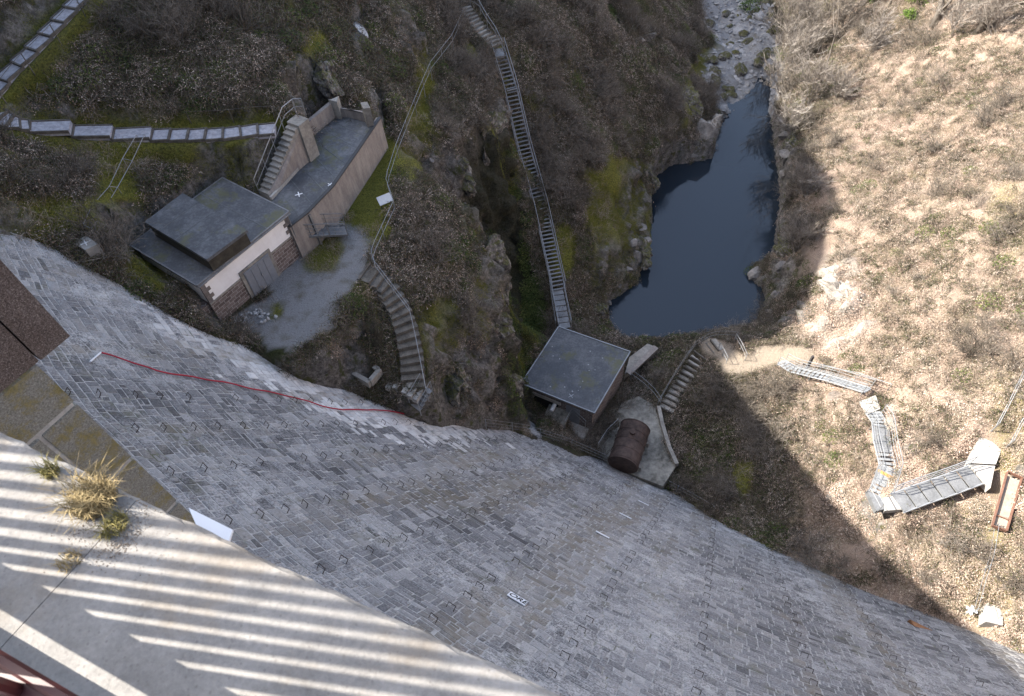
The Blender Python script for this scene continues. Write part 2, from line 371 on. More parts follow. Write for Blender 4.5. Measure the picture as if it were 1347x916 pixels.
for L_, h_ in ((PP([(347, 256, 23.1), (384, 163, 25.5)]), .55),): carve(L_, h_, .35, .5)
dig([P(x, y, 22.9)[:2] for x, y in ((352, 266), (381, 302), (441, 248), (505, 155), (480, 140), (446, 146), (428, 140), (404, 168), (418, 199), (386, 230))], 22.7, .5)
dig([P(x, y, 24)[:2] for x, y in ((291, 232), (384, 277), (259, 381), (168, 322))], 22.9, .6)
for q_, dz_ in (([(1291, 557), (1330, 570), (1308, 645), (1270, 612)], .1), ([(1138, 640), (1168, 640), (1192, 650), (1192, 674), (1150, 676)], .1), ([(1180, 648), (1284, 606), (1300, 640), (1190, 676)], .2), ([(1127, 524), (1154, 516), (1160, 540), (1140, 549)], .1)):
    z_ = bank(float(np.mean([a for a, b in q_])), float(np.mean([b for a, b in q_])))+dz_; pad([P(a, b, z_)[:2] for a, b in q_], z_, 1.6)
pad(COURT, Z_COURT, 1.2); pad(LAWN, Z_COURT+.05, .8)
# water: keep everything inside the pool outline under water
dp, _ = poly_dist(POOL_XY, GX, GY); inp = in_poly(POOL_XY, GX, GY)
GZ = np.where(inp, np.minimum(GZ, -0.08-np.minimum(dp, 2)*0.7), np.where(GZ < 0.12, np.maximum(GZ, 0.05+np.minimum(dp, 3)*.12), GZ))
# roughness: lumps, ledges, rock steps on steep ground
gy_, gx_ = np.gradient(GZ, YS, XS); SLOPE = np.hypot(gx_, gy_)
ROCK = smooth(1.25, 1.9, SLOPE+0.7*fbm(GX*.35, GY*.35, oct=3))
view = np.stack([GX, GY, GZ], -1); VX, VY = project(view)
def blob(px, py, rx, ry, soft=.5):
    q = np.hypot((VX-px)/rx, (VY-py)/ry); return 1-smooth(1-soft, 1+soft, q+.5*fbm(GX*.6, GY*.6, oct=3))
for b_ in ((472, 35, 14, 34), (1112, 400, 38, 55), (1090, 430, 24, 30), (845, 165, 0, 0), (930, 180, 26, 26), (1035, 190, 14, 40), (1030, 340, 20, 60), (835, 330, 18, 45), (845, 55, 14, 8), (560, 285, 10, 10),
           (655, 440, 22, 70), (640, 520, 30, 40), (620, 260, 24, 46), (434, 105, 12, 28), (890, 200, 30, 16), (1195, 590, 12, 16), (640, 330, 16, 30), (1000, 365, 20, 12), (1168, 560, 10, 16)):
    if b_[2]: ROCK = np.maximum(ROCK, blob(*b_))
lump = fbm(GX*.3, GY*.3, oct=4)*1.9+fbm(GX*1.3, GY*1.3, oct=3)*.36-.5*np.maximum(0, .12-np.abs(fbm(GX*.16+3, GY*.16, oct=3)))*5
r3 = fbm(GX*.9, GY*.9, GZ*.55, oct=4); rid = np.abs(fbm(GX*.55+9, GY*.55, GZ*.8, oct=3))
near = smooth(0.2, 2.0, np.abs(RR-face_r(GZ)))     # calm at the dam's foot
amp = NOISE_MASK*(0.25+.75*near)*np.where(inp, .15, 1)*(0.35+.65*smooth(0, 1.5, np.where(inp, 0, dp)))
NRM = np.stack([-gx_, -gy_, np.ones_like(GZ)], -1); NRM /= np.linalg.norm(NRM, axis=-1, keepdims=True)
rockd = (r3*1.9-(rid*2.2)+.25)*ROCK
disp = (lump*.55*(1-.5*ROCK)+rockd)*amp
inner = ((GX > -50) & (GX < 58) & (GY > 1) & (GY < 99))
disp = disp*inner
VPOS = view+NRM*disp[..., None]*np.array([.8, .8, 1.0])
GZ = VPOS[..., 2].copy()
def ground(x, y):
    i = np.clip(np.searchsorted(XS, x)-1, 0, len(XS)-2); j = np.clip(np.searchsorted(YS, y)-1, 0, len(YS)-2)
    u = (x-XS[i])/(XS[i+1]-XS[i]); v = (y-YS[j])/(YS[j+1]-YS[j])
    return (GZ[j, i]*(1-u)+GZ[j, i+1]*u)*(1-v)+(GZ[j+1, i]*(1-u)+GZ[j+1, i+1]*u)*v
def on_ground(px, py, lift=0.0):
    """where the line of sight through px,py meets the ground"""
    r = ray(px, py); t = np.arange(6, 140, .12); q = np.array([0, 0, H])+t[:, None]*r
    g = ground(q[:, 0], q[:, 1]); k = np.argmax(q[:, 2] < g)
    p = q[k]; p[2] = g[k]+lift; return p

# what covers the ground (fixed to the place): r moss, g gravel, b rock, a sand
VX, VY = project(np.stack([GX, GY, GZ], -1))
def strip(line, half, soft=.4):
    d, _ = poly_dist(line, GX, GY, closed=False); return 1-smooth(half, half+soft, d)
moss = np.zeros_like(GZ); gravel = np.zeros_like(GZ); sand = np.zeros_like(GZ); tan = np.zeros_like(GZ)
gravel = np.maximum(gravel, in_poly(COURT, GX+.5*fbm(GX*.8, GY*.8), GY+.5*fbm(GX*.8+5, GY*.8))*1.0)
for b_ in ((425, 332, 24, 26), (365, 408, 8, 12)): gravel *= 1-blob(*b_, .25)
for b_ in ((425, 332, 26, 28), (480, 262, 36, 60), (505, 210, 22, 50), (365, 408, 10, 12), (62, 286, 84, 26), (155, 235, 32, 58), (205, 352, 44, 30), (540, 478, 14, 20), (420, 55, 16, 25), (400, 90, 16, 20),
           (980, 630, 16, 26), (1300, 730, 34, 60), (1337, 545, 24, 60), (1330, 290, 22, 40), (806, 275, 40, 62), (745, 330, 18, 40), (545, 190, 14, 60), (585, 420, 26, 40), (690, 425, 16, 22), (630, 400, 16, 26), (280, 168, 90, 8), (10, 130, 16, 22), (560, 120, 14, 60), (940, 90, 26, 26), (905, 130, 10, 34),
           (850, 300, 16, 40), (1208, 228, 10, 8), (330, 175, 20, 10), (1090, 6, 20, 10), (1195, 15, 20, 12), (1290, 770, 16, 40), (620, 70, 12, 20), (160, 190, 40, 8)):
    moss = np.maximum(moss, blob(b_[0], b_[1], b_[2]*1.2, b_[3]*1.2, .4))
moss = np.maximum(moss, .58*smooth(.0, .28, fbm(GX*.22+7, GY*.22, oct=4))*(1-smooth(14, 22, GX)))
moss = np.maximum(moss, .7*np.maximum(strip(PATH_LOW, 1.3, .8), strip(PATH_HIGH, 1.2, .8)))
gravel = np.maximum(gravel, ((GX > 18) & (GX < 52) & (GY > 66) & (GZ < 2.2))*smooth(2.2, 1.4, GZ))
sand = np.maximum(strip(SAND, .75, .5), blob(1095, 440, 26, 40, .5)*0)
sunny = smooth(0, 4, GX-(30-.0*GY))    # right bank: pale dry grass and beech leaves
_u = (GX-17)*.933-(GY-28)*.359
tan = smooth(.5, 6.0, _u+3*fbm(GX*.25, GY*.25, oct=4)-.00*GY)
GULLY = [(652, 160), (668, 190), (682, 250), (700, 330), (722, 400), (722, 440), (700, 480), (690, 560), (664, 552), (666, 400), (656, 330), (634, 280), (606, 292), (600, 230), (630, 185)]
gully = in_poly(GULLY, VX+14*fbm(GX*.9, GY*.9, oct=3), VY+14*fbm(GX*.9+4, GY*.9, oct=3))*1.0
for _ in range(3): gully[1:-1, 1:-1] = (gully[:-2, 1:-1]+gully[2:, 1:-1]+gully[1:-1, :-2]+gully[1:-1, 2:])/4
palerock = np.maximum(blob(1108, 402, 34, 52, .5), np.maximum(blob(1085, 440, 26, 26, .5), blob(1172, 560, 9, 26, .4)))
moss = moss*(1-.45*tan)
def terrain_mat(nt, b):
    k = NT(nt); a = k.attr('cover'); sep = k.n('ShaderNodeSeparateColor'); k.l(a.outputs['Color'], sep.inputs[0])
    a2 = k.attr('cover2'); sep2 = k.n('ShaderNodeSeparateColor'); k.l(a2.outputs['Color'], sep2.inputs[0])
    f1 = k.noise(9, 8, .7); f2 = k.noise(1.1, 5); f3 = k.noise(34, 4, .7)
    soil = k.ramp(k.math('ADD', k.math('MULTIPLY', f1, .6), k.math('MULTIPLY', f2, .4)), [(.3, (.014, .012, .008)), (.47, (.042, .036, .025)), (.58, (.075, .064, .045)), (.72, (.14, .12, .09))])
    soil = k.mix(k.map(k.noise(.45, 6, .65), .47, .6, 0, .75), soil, k.ramp(f1, [(.3, (.022, .03, .01)), (.6, (.06, .07, .022))]))
    litter = k.ramp(f3, [(.3, (.13, .09, .066)), (.48, (.29, .215, .168)), (.6, (.4, .32, .255)), (.75, (.5, .435, .365))])
    col = k.mix(sep2.outputs[0], soil, litter)
    mossc = k.ramp(k.math('ADD', k.math('MULTIPLY', f1, .5), k.math('MULTIPLY', f3, .5)), [(.3, (.055, .06, .014)), (.5, (.15, .15, .03)), (.7, (.29, .26, .065))])
    mm = k.math('MULTIPLY', sep.outputs[0], k.map(f1, .3, .55))
    col = k.mix(mm, col, mossc)
    vor = k.n('ShaderNodeTexVoronoi'); vor.inputs['Scale'].default_value = 2.2; k.l(k.position(), vor.inputs['Vector'])
    rk = k.ramp(k.math('ADD', k.math('MULTIPLY', k.noise(3.2, 9, .72), .75), k.math('MULTIPLY', f2, .25)), [(.3, (.03, .028, .026)), (.44, (.1, .093, .086)), (.56, (.2, .185, .17)), (.72, (.38, .355, .33))])
    rk = k.mix(k.map(k.noise(1.7, 4), .55, .66), rk, (.07, .075, .03))
    col = k.mix(k.math('MULTIPLY', sep.outputs[2], k.map(f1, .3, .5)), col, rk)
    gr = k.ramp(f3, [(.25, (.12, .12, .12)), (.5, (.24, .238, .24)), (.75, (.4, .395, .39))])
    gr = k.mix(k.map(f2, .5, .72), gr, (.15, .135, .11))
    col = k.mix(k.math('MULTIPLY', sep.outputs[1], k.map(f1, .25, .42)), col, gr)
    sd = k.ramp(f1, [(.3, (.22, .18, .135)), (.7, (.36, .3, .235))])
    col = k.mix(sep2.outputs[1], col, sd)
    a3 = k.attr('gully_earth_shade'); s3 = k.n('ShaderNodeSeparateColor'); k.l(a3.outputs['Color'], s3.inputs[0])
    col = k.mix(k.math('MULTIPLY', s3.outputs[0], .85), col, k.ramp(f1, [(.3, (.008, .009, .005)), (.5, (.022, .024, .012)), (.7, (.05, .045, .03))]))  # dark gully earth, with the ravine's deep shade also put into the colour
    pr = k.ramp(k.noise(2.4, 9, .72), [(.32, (.14, .12, .1)), (.46, (.33, .3, .265)), (.62, (.46, .43, .39))])
    col = k.mix(k.math('MULTIPLY', sep2.outputs[2], k.map(f1, .32, .5)), col, pr)
    k.l(col, b.inputs['Base Color'])
    k.bump(k.math('ADD', k.math('MULTIPLY', f1, 1.4), k.math('MULTIPLY', f3, .5)), .9, .12, b)
ny, nx = GZ.shape
V = VPOS.reshape(-1, 3)
ii = (np.arange(ny-1)[:, None]*nx+np.arange(nx-1)[None, :]).ravel()
F = np.stack([ii, ii+1, ii+nx+1, ii+nx], 1)
me = bpy.data.meshes.new('terrain')
me.vertices.add(len(V)); me.vertices.foreach_set('co', V.astype(np.float32).ravel())
me.loops.add(F.size); me.loops.foreach_set('vertex_index', F.astype(np.int32).ravel())
me.polygons.add(len(F)); me.polygons.foreach_set('loop_start', np.arange(0, F.size, 4, dtype=np.int32))
me.polygons.foreach_set('use_smooth', np.ones(len(F), bool)); me.update(); me.validate()
for nm, ch in (('cover', (moss, gravel, ROCK)), ('gully_earth_shade', (gully, gully, gully)), ('cover2', (tan, sand, palerock))):
    at = me.color_attributes.new(nm, 'FLOAT_COLOR', 'POINT')
    at.data.foreach_set('color', np.stack([*ch, np.ones_like(moss)], -1).reshape(-1).astype(np.float32))
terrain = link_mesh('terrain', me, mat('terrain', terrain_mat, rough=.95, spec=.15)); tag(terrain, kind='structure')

# water of the pool
def water_mat(nt, b):
    k = NT(nt); b.inputs['Base Color'].default_value = (.015, .022, .031, 1); b.inputs['Roughness'].default_value = .03
    b.inputs['IOR'].default_value = 1.5; b.inputs['Specular IOR Level'].default_value = .5
    k.bump(k.noise(1.3, 3), .06, .02, b)
wx = [P(x, y, 0)[0] for x, y in POOL]; wy = [P(x, y, 0)[1] for x, y in POOL]
x0, x1, y0, y1 = min(wx)-1.5, max(wx)+1.5, min(wy)-1.5, max(wy)+2
tag(mesh_obj('pool_water', [(x0, y0, 0), (x1, y0, 0), (x1, y1, 0), (x0, y1, 0)], [(0, 1, 2, 3)], mat('pool_water', water_mat)), kind='structure')

# ------------------------------------------------------------------ the dam
TH0, TH1 = math.radians(-166), math.radians(-78)
dam = thing('dam', 'tall curved masonry dam of blue-grey stone courses with iron steps', 'dam', (*crest(0, 3, 0)[:2], 0))
LIME = [hit_face(x, y)[1:] for x, y in ((150, 375), (195, 392), (222, 432), (290, 470), (380, 520), (470, 562), (560, 575), (640, 572), (600, 548), (520, 530), (400, 480), (330, 450), (230, 410))]
def stone_mat(nt, b):
    k = NT(nt); a = k.attr('stone'); sep = k.n('ShaderNodeSeparateColor'); k.l(a.outputs['Color'], sep.inputs[0])
    fine = k.noise(14, 6, .7); big = k.noise(.22, 5, .6); mid = k.noise(1.6, 5, .65)
    base = k.ramp(sep.outputs[0], [(0, (.08, .079, .083)), (.3, (.15, .149, .154)), (.55, (.215, .213, .218)), (.8, (.27, .262, .255)), (1, (.35, .343, .34))])
    base = k.mix(1.0, base, k.ramp(fine, [(.25, (.35, .35, .36)), (.5, (1, 1, 1)), (.72, (1.7, 1.7, 1.72))]), 'MULTIPLY')
    white = k.math('MULTIPLY', k.map(big, .43, .64), k.map(k.math('ADD', k.math('MULTIPLY', mid, .5), k.math('MULTIPLY', fine, .5)), .45, .55))
    white = k.math('MAXIMUM', k.math('MULTIPLY', white, .6), k.math('MULTIPLY', sep.outputs[1], k.map(mid, .3, .55, .6, 1.0)))
    col = k.mix(white, base, (.62, .61, .6))
    col = k.mix(k.math('MULTIPLY', k.map(k.noise(.5, 8, .75), .56, .66), .6), col, (.1, .098, .06))
    col = k.mix(k.math('MULTIPLY', sep.outputs[2], k.map(mid, .35, .6)), col, (.17, .145, .11))
    col = k.mix(k.math('MULTIPLY', k.map(k.noise(6, 7, .75), .58, .64), .55), col, (.05, .048, .044))
    k.l(col, b.inputs['Base Color']); k.bump(fine, .6, .03, b)
def mortar_mat(nt, b):
    k = NT(nt); n = k.noise(5, 6, .7)
    col = k.ramp(n, [(.25, (.17, .166, .16)), (.5, (.35, .345, .335)), (.75, (.52, .51, .5))])
    col = k.mix(k.map(k.noise(.8, 5), .58, .7), col, (.09, .095, .05)); k.l(col, b.inputs['Base Color']); k.bump(n, .5, .02, b)
M_STONE = mat('dam_stone', stone_mat, rough=.85, spec=.25); M_MORTAR = mat('dam_mortar', mortar_mat, rough=.9)
# core: face, crest and upstream side in one sheet
ths = np.linspace(TH0, TH1, 260); prof = []
zs = np.concatenate([np.linspace(-1.5, 30, 64), np.linspace(30.6, ZCREST-.45, 12)])
rows = [face(ths, z) for z in zs]
for r_, z in ((RH+.45, ZCREST-.45), (RH+.45, ZCREST-.02), (RH+4.2, ZCREST-.02), (RH+4.2, -1.5)):
    rows.append(np.stack([AX[0]+r_*np.cos(ths), AX[1]+r_*np.sin(ths), 0*ths+z], -1))
A = np.concatenate(rows); n = len(ths); fs = []
for j in range(len(rows)-1):
    for i in range(n-1): fs.append((j*n+i, j*n+i+1, (j+1)*n+i+1, (j+1)*n+i))
core = mesh_obj('core', A, fs, M_MORTAR, dam)
# stones laid in uneven courses
quads = []
z = 0.4
def visible(p, mx=170, my=170):
    x, y = project(p); return (x > -mx) & (x < 1347+mx) & (y > -my) & (y < 916+my)
thv = np.linspace(TH0+.02, TH1-.02, 500)
while z < 36.0:
    hgt = random.choice((.42, .46, .52, .36, .3, .24))*(1.05 if z > 30.4 else .84)
    pz = face(thv, z+hgt/2); ok = visible(pz) & (ground(pz[:, 0], pz[:, 1]) < z+1.2)
    if ok.any():
        t = thv[ok].min(); tend = thv[ok].max(); r_ = float(face_r(z))
        while t < tend:
            L = random.uniform(.22, .72)*(1.0 if random.random() < .85 else 1.45); dt = L/r_
            p = face(np.array([t]), z+hgt/2)
            if visible(p)[0]:
                u = random.random()
                if u < .3 and hgt > .3:
                    f = random.uniform(.38, .62)
                    quads.append((t, t+dt, z, z+hgt*f)); quads.append((t, t+dt*random.uniform(.85, 1), z+hgt*f, z+hgt))
                else: quads.append((t, t+dt, z, z+hgt))
            t += dt
    z += hgt
Q = np.array(quads); NQ = len(Q)
jit = rng.uniform(-1, 1, (NQ, 4, 2)); g = .024
tc = np.stack([Q[:, 0], Q[:, 1], Q[:, 1], Q[:, 0]], 1); zc = np.stack([Q[:, 2], Q[:, 2], Q[:, 3], Q[:, 3]], 1)
sx = np.array([1, -1, -1, 1]); sz = np.array([1, 1, -1, -1])
wob = 0.06*np.sin(tc*60+zc*.6)+.03*np.sin(tc*173)
proud = rng.uniform(.012, .024, NQ)
def ring(gap, out):
    rr = face_r(zc); return face(tc+(sx*gap+jit[..., 0]*.02)/rr, zc+wob+(sz*gap+jit[..., 1]*.018)*.8, out)
low_ = ring(g, 0.002); mid_ = ring(g+.004, (proud*.7)[:, None]*np.ones(4)); top_ = ring(g+.016, proud[:, None]+rng.uniform(-.005, .005, (NQ, 4)))
SV = np.concatenate([low_, mid_, top_], 1)             # NQ x 12 x 3
SF = [(8, 9, 10, 11)]+[(a, (a+1) % 4, 4+(a+1) % 4, 4+a) for a in range(4)]+[(4+a, 4+(a+1) % 4, 8+(a+1) % 4, 8+a) for a in range(4)]
cen = SV.mean(1); cx_, cy_ = project(cen); dist = np.linalg.norm(cen-np.array([0, 0, H]), axis=1)
lime = np.zeros(NQ); cth = theta(cen[:, 0], cen[:, 1])
lim_in = in_poly([(a*60, b) for a, b in LIME], cth*60+rng.normal(0, .7, NQ), cen[:, 2]+rng.normal(0, .6, NQ))
lime = lim_in*rng.uniform(.7, 1, NQ)
srand = np.clip(rng.normal(.45, .15, NQ)+.5*vnoise(cth*12, cen[:, 2]*.15), 0, 1)
streak = np.clip(smooth(.05, .4, fbm(cth*45, cen[:, 2]*.07, oct=3)+.25*vnoise(cth*160, cen[:, 2]*.3))*.75, 0, 1); lime = np.maximum(lime, .3*smooth(.15, .45, fbm(cth*70+50, cen[:, 2]*.06, oct=4)+.2*rng.normal(0, 1, NQ)))
# the stones that show largest are parts of their own
nx_, ny_ = project(cen); inframe = (nx_ > 0) & (nx_ < 1347) & (ny_ > 0) & (ny_ < 916)
lr = np.array([crest(s_, .29, ZCREST) for s_ in np.linspace(-6, 3, 60)]); lx, ly = project(lr); o_ = np.argsort(lx)
inframe &= ny_ < np.interp(nx_, lx[o_], ly[o_], left=1e4, right=1e4)-2
area = (Q[:, 1]-Q[:, 0])*75*(Q[:, 3]-Q[:, 2])/dist**2*np.where(inframe, 1, 0)
big = np.argsort(-area)[:300]; rest = np.setdiff1d(np.arange(NQ), big)
def colour_attr(me, col):
    at = me.color_attributes.new('stone', 'FLOAT_COLOR', 'POINT'); at.data.foreach_set('color', np.asarray(col, np.float32).reshape(-1))
for i in big:
    me = bpy.data.meshes.new('stone'); me.from_pydata(SV[i].tolist(), [], SF); colour_attr(me, np.tile([srand[i], lime[i], streak[i], 1], (12, 1)))
    link_mesh('stone', me, M_STONE, dam)
nr = len(rest); base = np.arange(nr)[:, None]*12
FR = np.concatenate([base+np.array(f_)[None, :] for f_ in SF], 0)
me = bpy.data.meshes.new('masonry'); me.vertices.add(nr*12); me.vertices.foreach_set('co', SV[rest].reshape(-1).astype(np.float32))
me.loops.add(FR.size); me.loops.foreach_set('vertex_index', FR.astype(np.int32).ravel())
me.polygons.add(len(FR)); me.polygons.foreach_set('loop_start', np.arange(0, FR.size, 4, dtype=np.int32)); me.update(); me.validate()
colour_attr(me, np.repeat(np.stack([srand[rest], lime[rest], streak[rest], 0*lime[rest]+1], 1), 12, 0))
tag(link_mesh('masonry', me, M_STONE, dam), kind='stuff')
# iron steps in rows down the face
M_IRON = mat('rusty_iron', col=(.045, .034, .03), rough=.8, vary=.4, scale=20)
irons = []
for q in ((100, 520), (143, 567), (223, 623), (328, 682), (417, 753), (577, 812), (730, 883), (917, 900), (1069, 900), (1200, 905), (1295, 910)):
    _, th_, _ = hit_face(*q); zz = 33.0
    while zz > 1:
        p = face(th_, zz)
        if ground(p[0], p[1]) > zz-.3: break
        if not (random.random() < .05): irons.append((th_+random.uniform(-.0004, .0004), zz+random.uniform(-.12, .12)))
        zz -= .92
proto = MB(); w_, d_ = .14, .18
proto.tube([(-w_, 0, -.03), (-w_, 0, d_), (w_, 0, d_), (w_, 0, -.03)], .017, 5)
pm = proto.build('step_iron', M_IRON, dam); pme = pm.data
irons.sort(key=lambda a: np.linalg.norm(face(*a)-np.array([0, 0, H]))+(0 if visible(face(*a)[None], 0, 0)[0] else 500))
restm = MB()
for i, (th_, zz) in enumerate(irons):
    p = face(th_, zz, .02); q = face(th_, zz, 1.02); nn = Vector(q-p).normalized(); tt = Vector((-math.sin(th_), math.cos(th_), 0))
    M = Matrix((tt, nn.cross(tt), nn)).transposed().to_4x4(); M.translation = Vector(p)
    M = M @ Matrix.Rotation(random.uniform(-.12, .12), 4, 'Z') @ Matrix.Rotation(random.uniform(-.15, .15), 4, 'X')
    if i < 300:
        o = pm if i == 0 else bpy.data.objects.new('step_iron', pme)
        if i: COL.objects.link(o); o.parent = dam
        o.matrix_parent_inverse = dam.matrix_world.inverted(); o.matrix_basis = M
    elif visible(np.array(p)[None], 60, 60)[0]:
        restm.add([M @ v.co for v in pme.vertices], [tuple(f_.vertices) for f_ in pme.polygons])
if restm.v: tag(restm.build('distant_step_irons', M_IRON, dam), kind='stuff')

# ------------------------------------------------------------------ the crest in front of the camera
def concrete_mat(nt, b):
    k = NT(nt); f = k.noise(60, 6, .75); m = k.noise(7, 6, .65); g_ = k.noise(1.8, 4)
    col = k.ramp(k.math('ADD', k.math('MULTIPLY', f, .45), k.math('MULTIPLY', m, .55)), [(.28, (.12, .111, .102)), (.45, (.2, .19, .177)), (.56, (.25, .238, .222)), (.72, (.33, .316, .297))])
    vor = k.n('ShaderNodeTexVoronoi'); vor.inputs['Scale'].default_value = 46; k.l(k.position(), vor.inputs['Vector'])
    col = k.mix(k.map(vor.outputs[0], .1, .2, .5, 0), col, (.13, .12, .11))
    col = k.mix(k.math('MULTIPLY', k.map(k.noise(4, 6, .7), .5, .66), .5), col, (.2, .165, .125))
    k.l(col, b.inputs['Base Color']); k.bump(k.math('ADD', k.math('MULTIPLY', f, .7), m), .55, .008, b)
M_CONC = mat('crest_concrete', concrete_mat, rough=.9)
def ledge_slab(s0, s1, n0, n1, z0, z1, name, m, parent, seg=10, bev=.012, rough_=.0018):
    vs = []; fs = []; prof = [(n1, z0), (n1, z1-bev), (n1-bev, z1), (n0+bev, z1), (n0, z1-bev), (n0, z0)]; k = len(prof)
    for i in range(seg+1):
        s_ = s0+(s1-s0)*i/seg
        for j, (nn, zz) in enumerate(prof):
            e = rough_*(random.random()-.5)*2 if j in (1, 2) else 0
            vs.append(crest(s_, nn+e*2, zz+e*.6))
    for i in range(seg):
        for j in range(k): fs.append((i*k+j, i*k+(j+1) % k, (i+1)*k+(j+1) % k, (i+1)*k+j))
    fs += [tuple(range(k-1, -1, -1)), tuple(seg*k+j for j in range(k))]
    o = mesh_obj(name, vs, fs, m, parent); return o
joints = [-9.2, -6.6, -4.0, -1.34, 1.3, 4.0, 6.6]
for a_, b_ in zip(joints[:-1], joints[1:]):
    ledge_slab(a_+.0012, b_-.0012, -.34, .29, ZCREST-.42, ZCREST, 'coping_slab', M_CONC, dam, seg=int((b_-a_)/.035))
ledge_slab(-9, 6.5, -.9, -.345, ZCREST-.42, ZCREST-.012, 'crest_pavement', mat('crest_paving', col=(.2, .17, .19), rough=.9, bump=.3, scale=40), dam, seg=20)
# pilaster that stands out from the face to the left: speckled granite above, lichen-covered blocks below
def granite_mat(nt, b):
    k = NT(nt); f = k.noise(95, 3, .8); g_ = k.noise(3, 4)
    col = k.ramp(f, [(.34, (.035, .028, .026)), (.47, (.085, .066, .06)), (.58, (.14, .115, .105)), (.7, (.3, .27, .255))])
    k.l(k.mix(k.map(g_, .45, .7), col, k.mix(1., col, (.75, .72, .7), 'MULTIPLY')), b.inputs['Base Color']); k.bump(f, .5, .006, b)
def lichen_mat(nt, b):
    k = NT(nt); f = k.noise(70, 5, .75); m = k.noise(5, 6, .7)
    col = k.ramp(f, [(.3, (.09, .09, .08)), (.5, (.19, .19, .17)), (.7, (.32, .32, .3))])
    li = k.ramp(k.noise(40, 4, .7), [(.3, (.1, .09, .03)), (.7, (.26, .21, .07))])
    k.l(k.mix(k.map(m, .48, .62, 0, .8), col, li), b.inputs['Base Color']); k.bump(k.math('ADD', f, m), .5, .01, b)
M_GRAN = mat('speckled_granite', granite_mat, rough=.8); M_LICH = mat('lichen_stone', lichen_mat, rough=.95)
M_JOINT = mat('pale_joint', col=(.33, .33, .32), rough=.95, bump=.3, scale=30)
PZ = 44.4                                             # underside of the granite course
pc = P(88, 445, PZ)
_u = pc[:2]-AX; PS = (math.atan2(_u[1], _u[0])-(math.pi+AZA)); PS = (PS+math.pi) % (2*math.pi)-math.pi; PS *= RH; PN = RH-np.linalg.norm(_u)-.083*max(PS, -2.3)
_q = P(49, 481, PZ)[:2]-AX; PL = RH-np.linalg.norm(_q)-.083*max(PS, -2.3)
def pblock(name, s0, s1, n0, n1, z0, z1, m, bev=.015):
    mb = MB(); c = [(s0, n0), (s1, n0), (s1, n1), (s0, n1)]
    def rg(d, z): return [crest(s_+(d if i in (0, 3) else -d), n_+(d if i < 2 else -d), z) for i, (s_, n_) in enumerate(c)]
    r_ = [rg(bev, z0), rg(0, z0+bev), rg(0, z1-bev), rg(bev, z1)]
    vs = [v for q in r_ for v in q]; fs = [(0, 1, 2, 3), (15, 14, 13, 12)]
    for j in range(3):
        for i in range(4): fs.append((j*4+(i+1) % 4, j*4+i, j*4+4+i, j*4+4+(i+1) % 4))
    mb.add(vs, fs); return mb.build(name, m, dam)
pblock('pilaster_core', PS-1.6, PS-.012, 0.0, PL-.014, 28, PZ-.005, M_JOINT, .005)
nj = PN-.24*PN/1.0
pblock('granite_block', PS-1.6, PS+.02, PN-.215, PN+.02, PZ, PZ+1.5, M_GRAN); pblock('granite_block', PS-1.6, PS+.012, 0.02, PN-.225, PZ, PZ+1.5, M_GRAN)
zz = PZ-.004; row = 0
while zz > 29:
    hh = random.choice((.62, .74, .86)) if row else .5
    cuts = [0.0, PL*.5+(.12 if row % 2 else -.1), PL]
    for a_, b_ in zip(cuts[:-1], cuts[1:]): pblock('ashlar_block', PS-1.6, PS+random.uniform(-.004, .006), a_+.016, b_-(.016 if b_ < PL else -.003), zz-hh+.03, zz, M_LICH)
    zz -= hh; row += 1
# white metal sheet sticking out under the coping
M_WHITE = mat('white_sheet', col=(.72, .74, .78), rough=.5, vary=.06, scale=5)
a_ = [P(x, y, ZCREST-.46) for x, y in ((248, 668), (306, 697), (300, 716), (262, 700))]
sh = MB(); sh.hexa([q-np.array([0, 0, .01]) for q in a_], a_)
tag(sh.build('metal_sheet', M_WHITE), 'small white metal sheet sticking out under the concrete coping', 'sheet')
# railing: painted red, only its foot in the picture; its bars throw the striped shade
M_RED = mat('red_paint', col=(.05, .011, .011), rough=.45, vary=.18, scale=9, spec=.5)
rail = thing('crest_railing', 'red painted metal railing on the crest, cut by the lower left corner', 'railing', crest(-1.5, -.24, ZCREST))
NB, HB = -.16, .33
b_ = MB()
for i in range(40):
    s0, s1 = -7+i*.3, -7+(i+1)*.3; b_.hexa([crest(s0, NB-.034, ZCREST+HB), crest(s1, NB-.034, ZCREST+HB), crest(s1, NB+.034, ZCREST+HB), crest(s0, NB+.034, ZCREST+HB)],
        [crest(s0, NB-.034, ZCREST+HB+.022), crest(s1, NB-.034, ZCREST+HB+.022), crest(s1, NB+.034, ZCREST+HB+.022), crest(s0, NB+.034, ZCREST+HB+.022)])
b_.build('bottom_rail', M_RED, rail)
MB().tube([crest(s_, NB+.03, ZCREST+HB+.03) for s_ in np.linspace(-7, 5, 40)], .012, 6).build('edge_bead', M_RED, rail)
t_ = MB()
for i in range(40):
    s0, s1 = -7+i*.3, -7+(i+1)*.3; q_ = [(s0, -.25), (s1, -.25), (s1, -.156), (s0, -.156)]
    t_.hexa([crest(a, b, ZCREST+.1) for a, b in q_], [crest(a, b, ZCREST+.125) for a, b in q_])
t_.build('added_shadow_bar', M_RED, rail)  # lower bar added so that its shadow bounds the lit strip
MB().tube([crest(s_, NB, ZCREST+1.5) for s_ in np.linspace(-7, 5, 40)], .026, 8).build('top_rail', M_RED, rail)
bal = MB().tube([(0, 0, HB), (0, 0, 1.5)], .0145, 8).build('baluster', M_RED)
bal.location = crest(-7, NB, ZCREST); bal.parent = rail; bal.matrix_parent_inverse = rail.matrix_world.inverted()
for i in range(1, 82):
    c = bal.copy(); COL.objects.link(c); c.location = crest(-7+i*.1435, NB, ZCREST)
